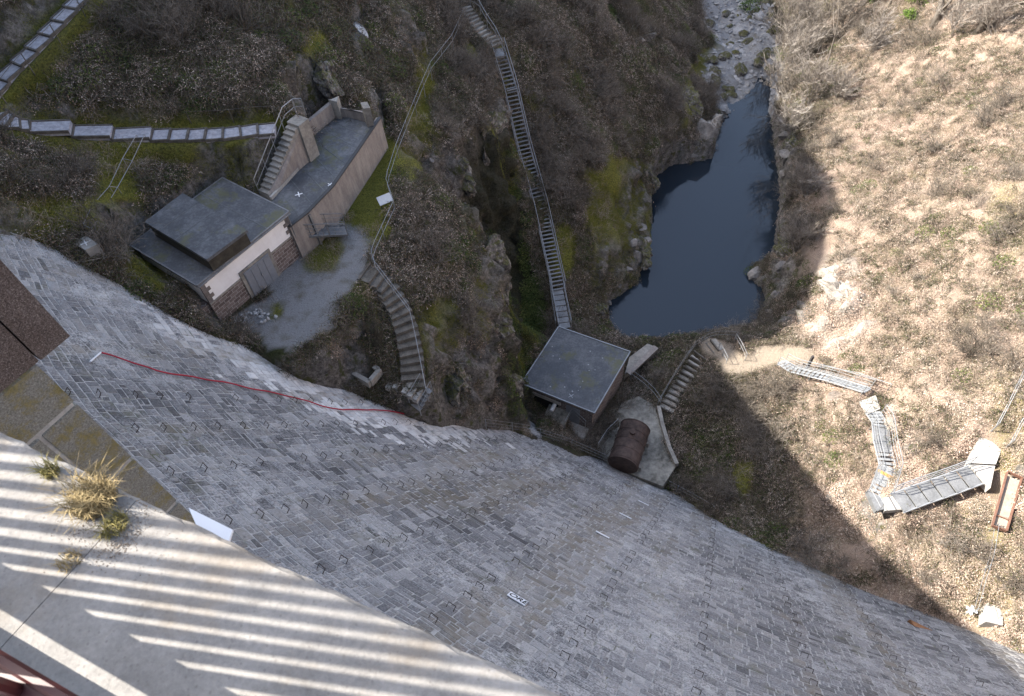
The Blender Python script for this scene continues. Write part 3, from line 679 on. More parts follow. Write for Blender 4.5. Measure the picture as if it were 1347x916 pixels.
for s_ in (-5.6, -3.2, -.75, 1.8, 4.2):
    MB().bar(crest(s_, NB-.03, ZCREST), crest(s_, NB-.03, ZCREST+1.5), .05, .05).build('post', M_RED, rail)
# tufts of dry grass in the joint of the coping
def blade_mat(c0, c1):
    def f(nt, b):
        k = NT(nt); g_ = k.n('ShaderNodeNewGeometry'); k.l(k.ramp(g_.outputs['Random Per Island'], [(0, c0), (1, c1)]), b.inputs['Base Color'])
        b.inputs['Roughness'].default_value = .8
    return f
M_DRY = mat('dry_grass', blade_mat((.17, .12, .05), (.36, .28, .14))); M_GRN = mat('green_grass', blade_mat((.09, .085, .02), (.22, .18, .06)))
def tuft(name, label, s_, n_, cnt, L, spread, m, lean=(0, 0)):
    p = crest(s_, n_, ZCREST); t = thing(name, label, 'grass', p); mb = MB()
    for i in range(cnt):
        a = random.uniform(0, 6.28); r0 = spread*math.sqrt(random.random()); l = L*random.uniform(.45, 1.1); w = random.uniform(.0006, .0013)
        b0 = p+np.array([math.cos(a)*r0, math.sin(a)*r0, 0]); b2 = random.uniform(0, 6.28); d = np.array([math.cos(b2), math.sin(b2), 0])*random.uniform(.15, .9)*l+np.array([*lean, 0])*l
        sd = np.array([-d[1], d[0], 0]); sd = sd/(np.linalg.norm(sd)+1e-6)*w; up = np.array([0, 0, l*random.uniform(.5, .9)])
        m1 = b0+d*.35+up*.65; tip = b0+d+up*random.uniform(.6, 1.0)
        mb.add([b0-sd, b0+sd, m1+sd*.8, m1-sd*.8, tip], [(0, 1, 2, 3), (3, 2, 4)])
    mb.build('blades', m, t); return t
tuft('grass_tuft', 'dry straw-coloured grass tuft growing on the edge of the concrete coping', -1.44, .235, 800, .12, .06, M_DRY)
tuft('grass_tuft', 'small green grass tuft beside the dry tuft on the coping edge', -1.62, .25, 160, .075, .022, M_GRN)
tuft('grass_tuft', 'low olive grass clump in the dirt below the dry tuft on the coping', -1.33, .2, 200, .065, .035, M_GRN)
tuft('grass_tuft', 'tiny withered grass clump in the slab joint, nearest the railing of the clumps', -1.36, .08, 120, .04, .03, M_DRY)
M_DEBRIS = mat('dirt_crumbs', blade_mat((.12, .09, .065), (.36, .29, .22)))
mb = MB()
for i in range(1500):
    s_ = random.gauss(-1.33, .08); n_ = min(.28, random.gauss(.19, .045)); r_ = random.uniform(.0008, .0026)
    p = crest(s_, n_, ZCREST+r_*.4); a = random.uniform(0, 6.28)
    c4 = [p+r_*np.array([math.cos(a+k*1.57)*random.uniform(.6, 1.3), math.sin(a+k*1.57)*random.uniform(.6, 1.3), -.5]) for k in range(4)]
    mb.add(c4+[p+np.array([0, 0, r_*.7])], [(0, 1, 4), (1, 2, 4), (2, 3, 4), (3, 0, 4)])
tag(mb.build('dirt_crumbs', M_DEBRIS), 'dirt and dead grass crumbs lying on the coping around the tufts', 'dirt', kind='stuff')
# red hose lying down the face, with a white end piece
M_HOSE = mat('red_hose', col=(.34, .016, .036), rough=.5, vary=.1)
hp = [(131, 467), (165, 477), (205, 491), (245, 498), (290, 505), (340, 516), (385, 525), (420, 536), (450, 542), (490, 541), (530, 546), (565, 549), (598, 556)]
hl = []
for i in range(len(hp)-1):
    for t in np.linspace(0, 1, 8)[:-1]:
        x = hp[i][0]*(1-t)+hp[i+1][0]*t; y = hp[i][1]*(1-t)+hp[i+1][1]*t; _, th_, z_ = hit_face(x, y+.6*math.sin(x*.12)); hl.append(face(th_, z_, .11))
hose = thing('hose', 'long red hose lying across the dam face', 'hose', hl[0])
MB().tube(hl, .034, 6).build('hose_line', M_HOSE, hose, True)
_, t0_, z0_ = hit_face(117, 479); MB().tube([face(t0_, z0_, .1), hl[0]], .035, 6).build('white_end_piece', M_WHITE, hose)
# lettered plate and level plates on the face
M_INK = mat('black_lettering', col=(.02, .02, .022), rough=.6, vary=.1)
def face_frame(px, py, out):
    _, th_, z_ = hit_face(px, py); p = Vector(face(th_, z_, out)); nn = (Vector(face(th_, z_, out+1))-p).normalized(); tt = Vector((-math.sin(th_), math.cos(th_), 0))
    M = Matrix((tt, nn.cross(tt), nn)).transposed().to_4x4(); M.translation = p; return M
def plate(px, py, w, h, label, text=None):
    M = face_frame(px, py, .085); t = thing('sign_plate' if text else 'level_plate', label, 'sign' if text else 'plate', M.translation)
    mb = MB().hexa([M @ Vector((x*w/2, y*h/2, -.03)) for x, y in ((-1, -1), (1, -1), (1, 1), (-1, 1))], [M @ Vector((x*w/2, y*h/2, 0)) for x, y in ((-1, -1), (1, -1), (1, 1), (-1, 1))])
    mb.build('panel', M_WHITE, t)
    if text:
        cu = bpy.data.curves.new('lettering', 'FONT'); cu.body = text; cu.size = h*.95; cu.align_x = 'CENTER'; cu.align_y = 'CENTER'; cu.shear = .25; cu.extrude = .002; cu.offset = .008
        o = bpy.data.objects.new('tmp', cu); me = bpy.data.meshes.new_from_object(o); me.transform(M @ Matrix.Translation((0, 0, .004))); bpy.data.objects.remove(o)
        link_mesh('lettering', me, M_INK, t)
plate(680, 790, .74, .4, 'white lettered plate fixed to the dam face', 'ORE')
plate(792, 705, .75, .14, 'narrow white level plate on the dam face, lowest in the picture of three')
plate(822, 680, .75, .11, 'narrow white level plate on the dam face, between two like it')
plate(846, 663, .7, .1, 'narrow white level plate on the dam face, highest in the picture of three')

# ------------------------------------------------------------------ common small builders
M_STEEL = mat('galvanised_steel', col=(.3, .31, .32), rough=.5, metal=.6, vary=.15, scale=12)
M_GREYMETAL = mat('weathered_steel', col=(.2, .205, .21), rough=.6, metal=.4, vary=.25, scale=9)
M_WOOD = mat('weathered_timber', col=(.11, .1, .088), rough=.9, vary=.4, scale=14, bump=.3)
M_OLDCONC = mat('old_concrete', col=(.24, .225, .2), rough=.9, vary=.35, scale=5, bump=.4)
M_PALECONC = mat('pale_concrete', col=(.34, .325, .3), rough=.9, vary=.18, scale=6, bump=.3)
M_GRAVEL = mat('path_gravel', col=(.33, .33, .36), rough=.95, vary=.3, scale=30, bump=.5)
M_BLACKROOF = mat('roof_felt', col=(.062, .066, .074), rough=.55, vary=.5, scale=1.6, bump=.1, detail=8, spec=.5)
M_CROSS = mat('white_marking', col=(.75, .75, .75), rough=.7, vary=.05)
def dirs(pts):
    out = []
    for i in range(len(pts)):
        d = np.array(pts[min(i+1, len(pts)-1)])-np.array(pts[max(i-1, 0)]); d[2] = 0; out.append(d/(np.linalg.norm(d)+1e-9))
    return out
def along(pts, n, a=0., b=1.):
    """n points at equal spacing on the line, with horizontal directions"""
    pts = [np.array(p, float) for p in pts]; L = np.concatenate([[0], np.cumsum([np.linalg.norm(pts[i+1]-pts[i]) for i in range(len(pts)-1)])])
    r = []
    for t in np.linspace(a*L[-1], b*L[-1], n):
        i = min(np.searchsorted(L, t, 'right')-1, len(pts)-2); u = (t-L[i])/(L[i+1]-L[i]+1e-9); r.append(pts[i]*(1-u)+pts[i+1]*u)
    return r, dirs(r)
def side(d): return np.array([d[1], -d[0], 0])          # to the right of travel
def offset(pts, w, up=0.):
    ds = dirs(pts); return [np.array(p)+side(d)*w+np.array([0, 0, up]) for p, d in zip(pts, ds)]
def tread(parent, p, d, w, dep, th, m, name='tread'):
    s_ = side(d)*w/2; f_ = d*dep/2; c = [p-s_-f_, p+s_-f_, p+s_+f_, p-s_+f_]; dn = np.array([0, 0, -th])
    return MB().hexa([q+dn for q in c], c).build(name, m, parent)
def handrail(parent, pts, h=1.0, every=1.6, r=.025, m=None, wires=1, post_r=.022, drop=.3, name='handrail'):
    """posts and rails standing on the line pts"""
    m = m or M_STEEL; L = sum(np.linalg.norm(np.array(pts[i+1])-np.array(pts[i])) for i in range(len(pts)-1))
    ps, _ = along(pts, max(2, int(round(L/every))+1))
    for p in ps: MB().tube([p-np.array([0, 0, drop]), p+np.array([0, 0, h])], post_r, 6).build('post', m, parent)
    up = np.array([0, 0, 1.0]); fine = along(pts, max(len(pts)*3, int(L/.8)+2))[0]
    MB().tube([p+up*h for p in fine], r, 6).build(name, m, parent)
    for k in range(wires):
        hh = h*(k+1)/(wires+1); MB().tube([p+up*hh for p in fine], r*.6, 5).build('middle_rail', m, parent)
def lines_fence(name, label, pts, h=1.0, every=2.0, wires=2, r=.012, m=None, post_r=.025):
    t = thing(name, label, 'fence', pts[0]); m = m or M_STEEL
    L = sum(np.linalg.norm(np.array(pts[i+1])-np.array(pts[i])) for i in range(len(pts)-1)); ps, _ = along(pts, max(2, int(round(L/every))+1))
    up = np.array([0, 0, 1.0])
    for p in ps: MB().tube([p-up*.4, p+up*h], post_r, 6).build('post', m, t)
    fine = along(pts, int(L/.7)+3)[0]
    for k in range(wires): MB().tube([p+up*h*(k+1)/wires*.98 for p in fine], r, 5).build('wire', m, t)
    return t
def cross(parent, c, L, w, m=M_CROSS, ang=0.6, name='cross_mark'):
    mb = MB()
    for k in (0, 1):
        a = ang+k*math.pi/2; d = np.array([math.cos(a), math.sin(a), 0]); s_ = np.array([-d[1], d[0], 0]); lift = np.array([0, 0, .004*k])
        q = [c+lift+d*L*i/2+s_*w*j/2 for i, j in ((-1, -1), (1, -1), (1, 1), (-1, 1))]; mb.hexa(q, [v+np.array([0, 0, .012]) for v in q])
    return mb.build(name, m, parent)

# ------------------------------------------------------------------ left bank: gravel path with timber edging
path = thing('stepped_gravel_path', 'grey gravel path with timber edges running along the left slope', 'path', PATH_LOW[4])
def gravel_path(root, line, n, w, lens=None):
    ps, ds = along(line, n+1)
    for i in range(n):
        a, b = ps[i], ps[i+1]; z_ = max(a[2], b[2])+.02
        sa = side(ds[i])*w/2; sb = side(ds[i+1])*w/2; c = [a-sa, a+sa, b+sb, b-sb]
        za_ = a[2]+.03 if a[2] > b[2] else a[2]+.03+(b[2]-a[2])*.45; zb_ = b[2]+.03 if b[2] > a[2] else b[2]+.03+(a[2]-b[2])*.45
        c = [np.array([q[0], q[1], w_]) for q, w_ in zip(c, (za_, za_, zb_, zb_))]
        MB().hexa([q-np.array([0, 0, .25]) for q in c], c).build('gravel_bed', M_GRAVEL, root)
        up = np.array([0, 0, .045])
        hi, sh_ = (a, sa) if a[2] > b[2] else (b, sb)
        lo, sl__ = (b, sb) if a[2] > b[2] else (a, sa)
        for q, s_ in ((hi, sh_),): MB().bar(np.array([*(q-s_*1.06)[:2], z_])+up*.3, np.array([*(q+s_*1.06)[:2], z_])+up*.2, .11, .24).build('timber_riser', M_WOOD, root)
        for sg in (-1, 1):
            MB().bar(np.array([*(a+sa*sg)[:2], za_-.02]), np.array([*(b+sb*sg)[:2], zb_-.02]), .07, .16).build('timber_edge', M_WOOD, root)
low_long = PATH_LOW
gravel_path(path, PATH_LOW[:5], 7, 1.0)
gravel_path(path, PATH_LOW[4:8], 3, 1.0); gravel_path(path, PATH_LOW[7:], 4, 1.0)
path2 = thing('stepped_gravel_path', 'grey gravel path with timber steps climbing out of the top left corner', 'path', PATH_HIGH[3])
gravel_path(path2, PATH_HIGH, 8, .95)
lf = lines_fence('wire_fence', 'thin wire fence along the upper side of the gravel path', offset(PATH_LOW[:4], .95, .0), h=.9, every=2.2, wires=1, r=.012, m=M_WOOD, post_r=.025)
lines_fence('wire_fence', 'wire fence beside the gravel path climbing at the top left', offset(PATH_HIGH, .9, 0), h=.8, every=2.4, wires=1, r=.012, m=M_WOOD)
# twin rails running down from the path to the dam foot
dr = thing('drain_rails', 'pair of thin pale rails running down the slope from the gravel path', 'rails', on_ground(150, 250))
q0 = [on_ground(x, y, .45) for x, y in ((185, 188), (168, 220), (150, 255), (132, 287), (118, 308))]
q1 = [on_ground(x, y, .45) for x, y in ((196, 188), (180, 222), (162, 258), (144, 290), (128, 311))]
for q in (q0, q1): MB().tube(along(q, 24)[0], .016, 5).build('rail', M_STEEL, dr)
for k in (0, 1, 2, 3, 4):
    MB().tube([q0[k], q1[k]], .014, 5).build('rail_tie', M_STEEL, dr)
    for q in (q0, q1): MB().tube([q[k]-np.array([0, 0, .8]), q[k]], .016, 5).build('rail_post', M_STEEL, dr)
# survey block at the dam foot
def block(name, label, cat, corners, h, m, cr=None):
    t = thing(name, label, cat, np.mean(corners, 0)); zt = max(c[2] for c in corners)
    MB().hexa([np.array([*c[:2], zt-h]) for c in corners], [np.array([*c[:2], zt]) for c in corners]).build('block', m, t)
    if cr: cross(t, np.array([*np.mean(corners, 0)[:2], zt+.003]), cr, .05)
    return t
g0 = on_ground(113, 322)[2]+.35
block('survey_block', 'square concrete block with a white cross by the left dam foot', 'concrete block', [P(x, y, g0) for x, y in ((96, 319), (112, 329), (129, 321), (113, 310))], .9, M_PALECONC, .45)

# ------------------------------------------------------------------ roofed basin and concrete stair
DZ = 23.1
deck_px = [(357, 264), (381, 299), (405, 280), (438.6, 245), (470, 200), (500.5, 155), (487, 163), (446, 151), (409, 182), (414.5, 199.5), (386, 232)]
deck = [P(x, y, DZ) for x, y in deck_px]
basin = thing('roofed_basin', 'long concrete basin with dark felt roof between the building and the ridge', 'basin', np.array([*np.mean([d[:2] for d in deck], 0), Z_COURT]))
def felt_mat(nt, b):
    k = NT(nt); f = k.noise(.9, 7, .7); g_ = k.noise(7, 5, .7)
    col = k.ramp(k.math('ADD', k.math('MULTIPLY', f, .65), k.math('MULTIPLY', g_, .35)), [(.3, (.032, .035, .04)), (.48, (.07, .075, .084)), (.58, (.125, .13, .138)), (.75, (.2, .205, .21))])
    col = k.mix(k.map(k.noise(.55, 6, .75), .54, .64, 0, .75), col, (.1, .1, .045)); k.l(col, b.inputs['Base Color']); k.bump(g_, .25, .01, b)
    k.l(k.map(f, .3, .7, .35, .8), b.inputs['Roughness'])
M_FELT = mat('old_roof_felt', felt_mat, rough=.6, spec=.4)
MB().prism(deck, DZ-.3, DZ).build('deck', M_FELT, basin)
M_SEAM = mat('felt_seam', col=(.11, .115, .12), rough=.6, vary=.3)
for (xa, ya), (xb, yb) in (((366, 250), (396, 288)), ((382, 236), (414, 273)), ((396, 219), (430, 255)), ((411, 203), (444, 237)), ((418, 188), (457, 217)), ((428, 172), (472, 196)), ((438, 160), (482, 180))): MB().bar(P(xa, ya, DZ+.004), P(xb, yb, DZ+.004), .05, .016).build('felt_seam', M_SEAM, basin)
def stain_mat(nt, b):
    k = NT(nt); mp = k.n('ShaderNodeMapping'); mp.inputs['Scale'].default_value = (1, 1, .22); k.l(k.position(), mp.inputs[0])
    f = k.noise(3.2, 6, .7, mp.outputs[0]); g_ = k.noise(9, 5, .7)
    col = k.ramp(k.math('ADD', k.math('MULTIPLY', f, .7), k.math('MULTIPLY', g_, .3)), [(.25, (.13, .115, .105)), (.45, (.22, .195, .18)), (.6, (.3, .27, .24)), (.75, (.38, .355, .32))])
    k.l(col, b.inputs['Base Color']); k.bump(g_, .4, .02, b)
M_STAIN = mat('stained_concrete', stain_mat, rough=.9)
wl = deck[1:6]
mb = MB(); inw = offset(wl, -.28)
for i in range(len(wl)-1):
    top = [wl[i], wl[i+1], inw[i+1], inw[i]]; bat = [wl[i]+side(dirs(wl)[i])*.12, wl[i+1]+side(dirs(wl)[i+1])*.12, inw[i+1], inw[i]]
    mb.hexa([np.array([*q[:2], Z_COURT-.6]) for q in bat], [np.array([*q[:2], DZ-.02]) for q in top])
mb.build('outer_wall', M_STAIN, basin)
mb = MB(); o2 = offset(wl, .06); i2 = offset(wl, -.14)
for i in range(len(wl)-1): mb.hexa([np.array([*q[:2], DZ-.016]) for q in (o2[i], o2[i+1], i2[i+1], i2[i])], [np.array([*q[:2], DZ+.06]) for q in (o2[i], o2[i+1], i2[i+1], i2[i])])
mb.build('coping', mat('dark_flashing', col=(.05, .052, .055), rough=.6, vary=.2), basin)
MB().bar(np.array([*o2[1][:2], DZ-.1]), np.array([*(o2[1]+side(dirs(wl)[1])*.1)[:2], Z_COURT]), .12, .12).build('downpipe', M_GREYMETAL, basin)
# wing walls behind the deck
mb = MB(); mb.prism([P(402, 157, DZ+1.1)[:2], P(431, 133, DZ+1.1)[:2], P(445, 152, DZ)[:2], P(409, 182, DZ)[:2]], DZ-.5, DZ+1.0); mb.build('back_wall', M_STAIN, basin)
MB().prism([P(432, 132, DZ+1.2)[:2], P(444, 137, DZ+1.1)[:2], P(452, 150, DZ)[:2], P(443, 154, DZ)[:2]], DZ-.5, DZ+1.25).build('corner_pier', M_OLDCONC, basin)
MB().prism([P(447, 143, DZ+.6)[:2], P(478, 146, DZ+.6)[:2], P(486, 161, DZ)[:2], P(450, 152, DZ)[:2]], DZ-.5, DZ+.6).build('end_wall', M_STAIN, basin)
MB().prism([P(474, 135, DZ+1.3)[:2], P(483, 134, DZ+1.3)[:2], P(487, 142, DZ+1.3)[:2], P(478, 143, DZ+1.3)[:2]], DZ-.4, DZ+1.3).build('end_pier', M_OLDCONC, basin)
cross(basin, P(393, 256, DZ+.004), .42, .06, ang=.3); cross(basin, P(434, 243, DZ+.004), .3, .05, ang=.9)
# stair with side rail
st = thing('concrete_stair', 'narrow concrete stair with steel handrail climbing from the basin roof to the gravel path', 'stairs', P(350, 258, DZ))
NS = 14; ps, ds = along([P(347, 256, DZ), P(384, 163, DZ+2.45)], NS)
d0 = ds[3]; sd0 = side(d0)
for i, p in enumerate(ps[:-1]):
    q = np.array([*p[:2], DZ+2.45*(i+1)/NS]); L = np.linalg.norm((ps[1]-ps[0])[:2])
    c = [q-sd0*.36, q+sd0*.36, q+sd0*.36+d0*(L+.03), q-sd0*.36+d0*(L+.03)]
    MB().hexa([np.array([*v[:2], DZ-.6]) for v in c], c).build('step', M_OLDCONC, st)
pe = np.array([*ps[-1][:2], DZ+2.45]); c = [pe-sd0*.4, pe+sd0*.5, pe+sd0*.5+d0*.8, pe-sd0*.4+d0*.8]
MB().hexa([np.array([*v[:2], DZ-.4]) for v in c], c).build('landing', M_OLDCONC, st)
a0 = ps[0]+sd0*.37; a1 = pe+sd0*.37+d0*.8; w0 = P(357, 263, DZ); w1 = P(414, 199.5, DZ)
mb = MB(); mb.hexa([np.array([*w0[:2], DZ-.3]), np.array([*w1[:2], DZ-.3]), np.array([*a1[:2], DZ-.3]), np.array([*a0[:2], DZ-.3])],
        [np.array([*(w0*.4+a0*.6)[:2], DZ+.12]), np.array([*(w1*.3+a1*.7)[:2], DZ+2.42]), np.array([*a1[:2], DZ+2.43]), np.array([*a0[:2], DZ+.14])]); mb.build('side_wall', M_STAIN, st)
MB().bar(w0+np.array([0, 0, .1]), w1+np.array([0, 0, .1]), .14, .2).build('kerb', M_PALECONC, st)
handrail(st, [p-sd0*.33+np.array([0, 0, 2.45*0]) for p in ps]+[pe-sd0*.36+d0*.8], h=.95, every=1.3, m=M_STEEL, wires=1, drop=.1)
handrail(st, [pe-sd0*.36+d0*.85, pe+sd0*.05+d0*1.1], h=.95, every=.6, m=M_STEEL, drop=.1)

# ------------------------------------------------------------------ valve house
BZ = 24.0
R4 = [P(x, y, BZ) for x, y in ((291, 234), (380, 277), (259, 377), (172, 322))]    # back, right, front, left
ex = R4[1]-R4[0]; ey = R4[2]-R4[1]
vx = (R4[1]-R4[0]+R4[2]-R4[3])/2; vy = (R4[2]-R4[1]+R4[3]-R4[0])/2; c0 = sum(R4)/4
vy = vy-vx*(vy@vx)/(vx@vx)*.9
house = thing('valve_house', 'flat-roofed stone and white plaster house with grey double door', 'house', np.array([*c0[:2], Z_COURT]))
def hp(u, v, z): q = c0+vx*u+vy*v; return np.array([q[0], q[1], z])     # u,v in -0.5..0.5
def hbox(name, u0, u1, v0, v1, z0, z1, m, parent=None):
    c = [(u0, v0), (u1, v0), (u1, v1), (u0, v1)]; return MB().prism([hp(a, b, 0)[:2] for a, b in c], z0, z1).build(name, m, parent or house)
LX, LY = np.linalg.norm(vx), np.linalg.norm(vy)
hbox('roof', -.5, .5, -.5, .5, BZ-.14, BZ, M_FELT); ov = .14
def plaster(nt, b):
    k = NT(nt); f = k.noise(1.2, 6, .7); k.l(k.ramp(f, [(.3, (.72, .7, .69)), (.6, (.84, .83, .82))]), b.inputs['Base Color']); k.bump(k.noise(25, 3), .2, .005, b)
M_PLAST = mat('white_plaster', plaster, rough=.9)
def rubble(nt, b):
    k = NT(nt); br = k.n('ShaderNodeTexBrick'); tc = k.n('ShaderNodeTexCoord'); 
    br.offset = .5; br.inputs['Scale'].default_value = 1; br.inputs['Brick Width'].default_value = .42; br.inputs['Row Height'].default_value = .22; br.inputs['Mortar Size'].default_value = .014
    br.inputs['Color1'].default_value = (.1, .075, .068, 1); br.inputs['Color2'].default_value = (.19, .155, .145, 1); br.inputs['Mortar'].default_value = (.33, .31, .29, 1)
    at = k.attr('wall_uv'); k.l(at.outputs['Vector'], br.inputs['Vector'])
    k.l(k.mix(1., br.outputs[0], k.ramp(k.noise(9, 6, .7), [(.25, (.6, .6, .6)), (.75, (1.4, 1.4, 1.4))]), 'MULTIPLY'), b.inputs['Base Color']); k.bump(br.outputs[1], -.6, .03, b)
M_RUBBLE = mat('red_grey_rubble', rubble, rough=.9)
def wall_uv(o):
    me = o.data; at = me.attributes.new('wall_uv', 'FLOAT_VECTOR', 'CORNER'); out = np.zeros((len(me.loops), 3), np.float32)
    for p in me.polygons:
        n_ = p.normal; t = Vector((-n_.y, n_.x, 0)); t = t.normalized() if t.length > .1 else Vector((1, 0, 0))
        for li in p.loop_indices: c = me.vertices[me.loops[li].vertex_index].co; out[li] = (c.dot(t), c.z if abs(n_.z) < .7 else c.y, 0)
    at.data.foreach_set('vector', out.ravel()); return o
u_in = ov/LX; v_in = ov/LY
wv = .5-u_in                                          # the long front wall lies at u = +wv
ZM = BZ-1.55                                          # plaster above, stone below
hbox('plaster_wall', -wv, wv, -.5+v_in, .5-v_in, ZM, BZ-.142, M_PLAST)
base_w = wall_uv(hbox('stone_wall', -wv-.003, wv+.02/LX, -.5+v_in-.003, .5-v_in+.003, Z_COURT-1.2, ZM-.002, M_RUBBLE))
hbox('string_course', wv-.02, wv+.05/LX, -.5+v_in-.02/LY, .5-v_in+.02/LY, ZM-.09, ZM+.0, M_OLDCONC)
M_QUOIN = mat('grey_quoin', col=(.17, .15, .14), rough=.9, vary=.3, scale=8, bump=.3)
for e, sg in ((-.5+v_in, 1), (.5-v_in, -1)):
    for i in range(6):
        z0 = ZM+.01+i*.235; L = (.42 if i % 2 else .24)/LY
        a_, b__ = sorted((e-sg*.012/LY, e+sg*L)); hbox('quoin', wv-.1/LX, wv+.028/LX, a_, b__, z0, z0+.225, M_QUOIN)
# double door with stone frame
dv0 = np.clip(0.0, -1, 1)
vd = [np.dot(P(x, y, Z_COURT+1.0)[:2]-c0[:2], vy[:2])/(LY**2) for x, y in ((330, 376), (366, 352))]
va, vb = min(vd), max(vd)
hbox('door_frame', wv-.04, wv+.09/LX, va-.2/LY, vb+.2/LY, Z_COURT, Z_COURT+2.0, M_OLDCONC)
M_DOOR = mat('grey_door', col=(.2, .215, .24), rough=.5, vary=.12, scale=6)
door = hbox('double_door', wv+.088/LX, wv+.13/LX, va, vb, Z_COURT+.04, Z_COURT+1.86, M_DOOR)
for f_ in (.02, .52):
    for g_ in (.04, .28): hbox('door_panel', wv+.128/LX, wv+.15/LX, va+(vb-va)*(f_+.02+(g_-.04)), va+(vb-va)*(f_+.22+(g_-.04)), Z_COURT+.1, Z_COURT+1.78, M_DOOR, door)
hbox('door_handle', wv+.13/LX, wv+.19/LX, va+(vb-va)*.47, va+(vb-va)*.5, Z_COURT+.95, Z_COURT+1.12, M_STEEL, door)
# raised roof lantern: corners from its own outline
UZ = BZ+.95
up4 = [P(x, y, UZ) for x, y in ((240, 254), (325, 302.6), (272, 341.6), (190, 292))]
def shrink(q, k): c = sum(q)/4; return [c+(p-c)*k for p in q]
MB().prism([q[:2] for q in up4], UZ-.16, UZ).build('upper_roof', M_FELT, house)
MB().prism([q[:2] for q in shrink(up4, .95)], BZ, UZ-.162).build('lantern_wall', mat('dark_boards', col=(.05, .045, .035), rough=.9, vary=.4, scale=4), house)
for t_ in (.25, .5, .75):
    MB().bar(up4[0]*(1-t_)+up4[1]*t_+np.array([0, 0, .004]), up4[3]*(1-t_)+up4[2]*t_+np.array([0, 0, .004]), .05, .014).build('felt_seam', M_SEAM, house); MB().bar(hp(-.49, t_-.5, BZ+.003), hp(.49, t_-.5, BZ+.003), .05, .014).build('felt_seam', M_SEAM, house)
for a_, b__ in (((-.5, -.5), (.5, -.5)), ((.5, -.5), (.5, .5)), ((.5, .5), (-.5, .5)), ((-.5, .5), (-.5, -.5))): MB().bar(hp(*a_, BZ-.06), hp(*b__, BZ-.06), .07, .15).build('roof_edge', M_GREYMETAL, house)
MB().tube([hp(.51, .5, BZ-.12), hp(.51, -.5, BZ-.12)], .05, 8).build('gutter', M_GREYMETAL, house)
MB().tube([hp(.505, -.47, BZ-.15), hp(.49, -.47, Z_COURT)], .04, 8).build('downpipe', M_GREYMETAL, house)
# short stone wing wall at the front corner and heap of rubble
wq = [hp(wv-.0, .5-v_in, 0), hp(wv-.32, .5-v_in, 0)]
wing = wall_uv(MB().prism([hp(wv-.04, .505-v_in, 0)[:2], hp(wv-.04, .66, 0)[:2], hp(wv-.14, .66, 0)[:2], hp(wv-.14, .505-v_in, 0)[:2]], Z_COURT-1, Z_COURT+1.5).build('wing_wall', M_RUBBLE, house))
def boulder_mesh(name, r, seed, flat=.7, sub=2):
    bm = bmesh.new(); bmesh.ops.create_icosphere(bm, subdivisions=sub, radius=1); R_ = np.random.default_rng(seed); k = R_.uniform(.7, 1.3, 3)
    co = np.array([v.co for v in bm.verts]); o = seed*3.7; nn = fbm(co[:, 0]*1.1+o, co[:, 1]*1.1, co[:, 2]*1.1, oct=3)
    pl = R_.normal(size=(11, 3)); pl /= np.linalg.norm(pl, axis=1)[:, None]; cut = R_.uniform(.42, .75, 11)
    co = co*(1+.45*nn[:, None])
    for n_, c_ in zip(pl, cut): e = co @ n_-c_; co = co-np.maximum(e, 0)[:, None]*n_[None, :]*.95
    co = co*k*r*np.array([1, 1, flat])
    for v, c_ in zip(bm.verts, co): v.co = c_
    me = bpy.data.meshes.new(name); bm.to_mesh(me); bm.free(); return me
M_ROCK = mat('grey_rock', col=(.2, .185, .17), rough=.9, vary=.45, scale=5, bump=.5, detail=9)
M_PALEROCK = mat('pale_rubble', col=(.4, .4, .4), rough=.9, vary=.3, scale=6, bump=.4)
hv = [boulder_mesh('rubble_stone', .16, s_, .8, 1) for s_ in range(4)]
for i in range(26):
    p = on_ground(335+random.gauss(0, 11), 417+random.gauss(0, 5), .05); o = link_mesh('rubble_stone', hv[i % 4], M_PALEROCK); o.location = p; o.rotation_euler = (random.random()*3, 0, random.random()*6)
    tag(o, 'pale broken stone in the heap at the foot of the stone house', 'stone', 'rubble heap by the house')
# small steel footbridge with railing from the court to the house roof
fb = thing('steel_footbridge', 'short grey steel footbridge with railings beside the white house wall', 'footbridge', P(420, 305, Z_COURT+.6))
f0, f1 = P(384, 306, Z_COURT+1.15), P(456, 303, Z_COURT+.35)
dd = f1-f0; dd[2] = 0; dd /= np.linalg.norm(dd); ss = side(dd)
n_ = 9; ps, ds = along([f0, f1], n_+1)
for i in range(n_): m_ = (ps[i]+ps[i+1])/2; tread(fb, m_, dd, .8, np.linalg.norm(ps[1]-ps[0])*.9, .05, M_GREYMETAL, 'deck_plate')
for sg in (-1, 1):
    MB().bar(f0+ss*.42*sg, f1+ss*.42*sg, .05, .14).build('stringer', M_GREYMETAL, fb); handrail(fb, [f0+ss*.42*sg, f1+ss*.42*sg], h=.9, every=.95, m=M_GREYMETAL, wires=2, drop=0)

# ------------------------------------------------------------------ steps, fences and the long stair
sl_steps = thing('sleeper_steps', 'curving flight of timber sleeper steps from the gravel court to the dam foot', 'steps', STEPS_COURT[2])
ps, ds = along(STEPS_COURT, 16)
for i, (p, d) in enumerate(zip(ps, ds)):
    q = np.array([*p[:2], p[2]+.04]); tread(sl_steps, q+d*.42, d, 1.25, .62, .3, mat('packed_earth', col=(.12, .11, .095), rough=.95, vary=.4, scale=12, bump=.4), 'step_fill')
    MB().bar(q-side(d)*.68+d*.08+np.array([0, 0, .0]), q+side(d)*.68+d*.08, .13, .22).build('sleeper', M_WOOD, sl_steps)
fl = [on_ground(x, y+22) for x, y in ((608, 2), (590, 40), (563, 75), (552, 100), (533, 150), (518, 187), (506, 222))]
fl = PP([(612, 26, 18.8), (596, 62, 19.4), (569, 97, 20.0), (559, 120, 20.4), (538, 172, 20.7), (524, 208, 20.9), (511, 250, 20.9), (521, 280, 20.9)])
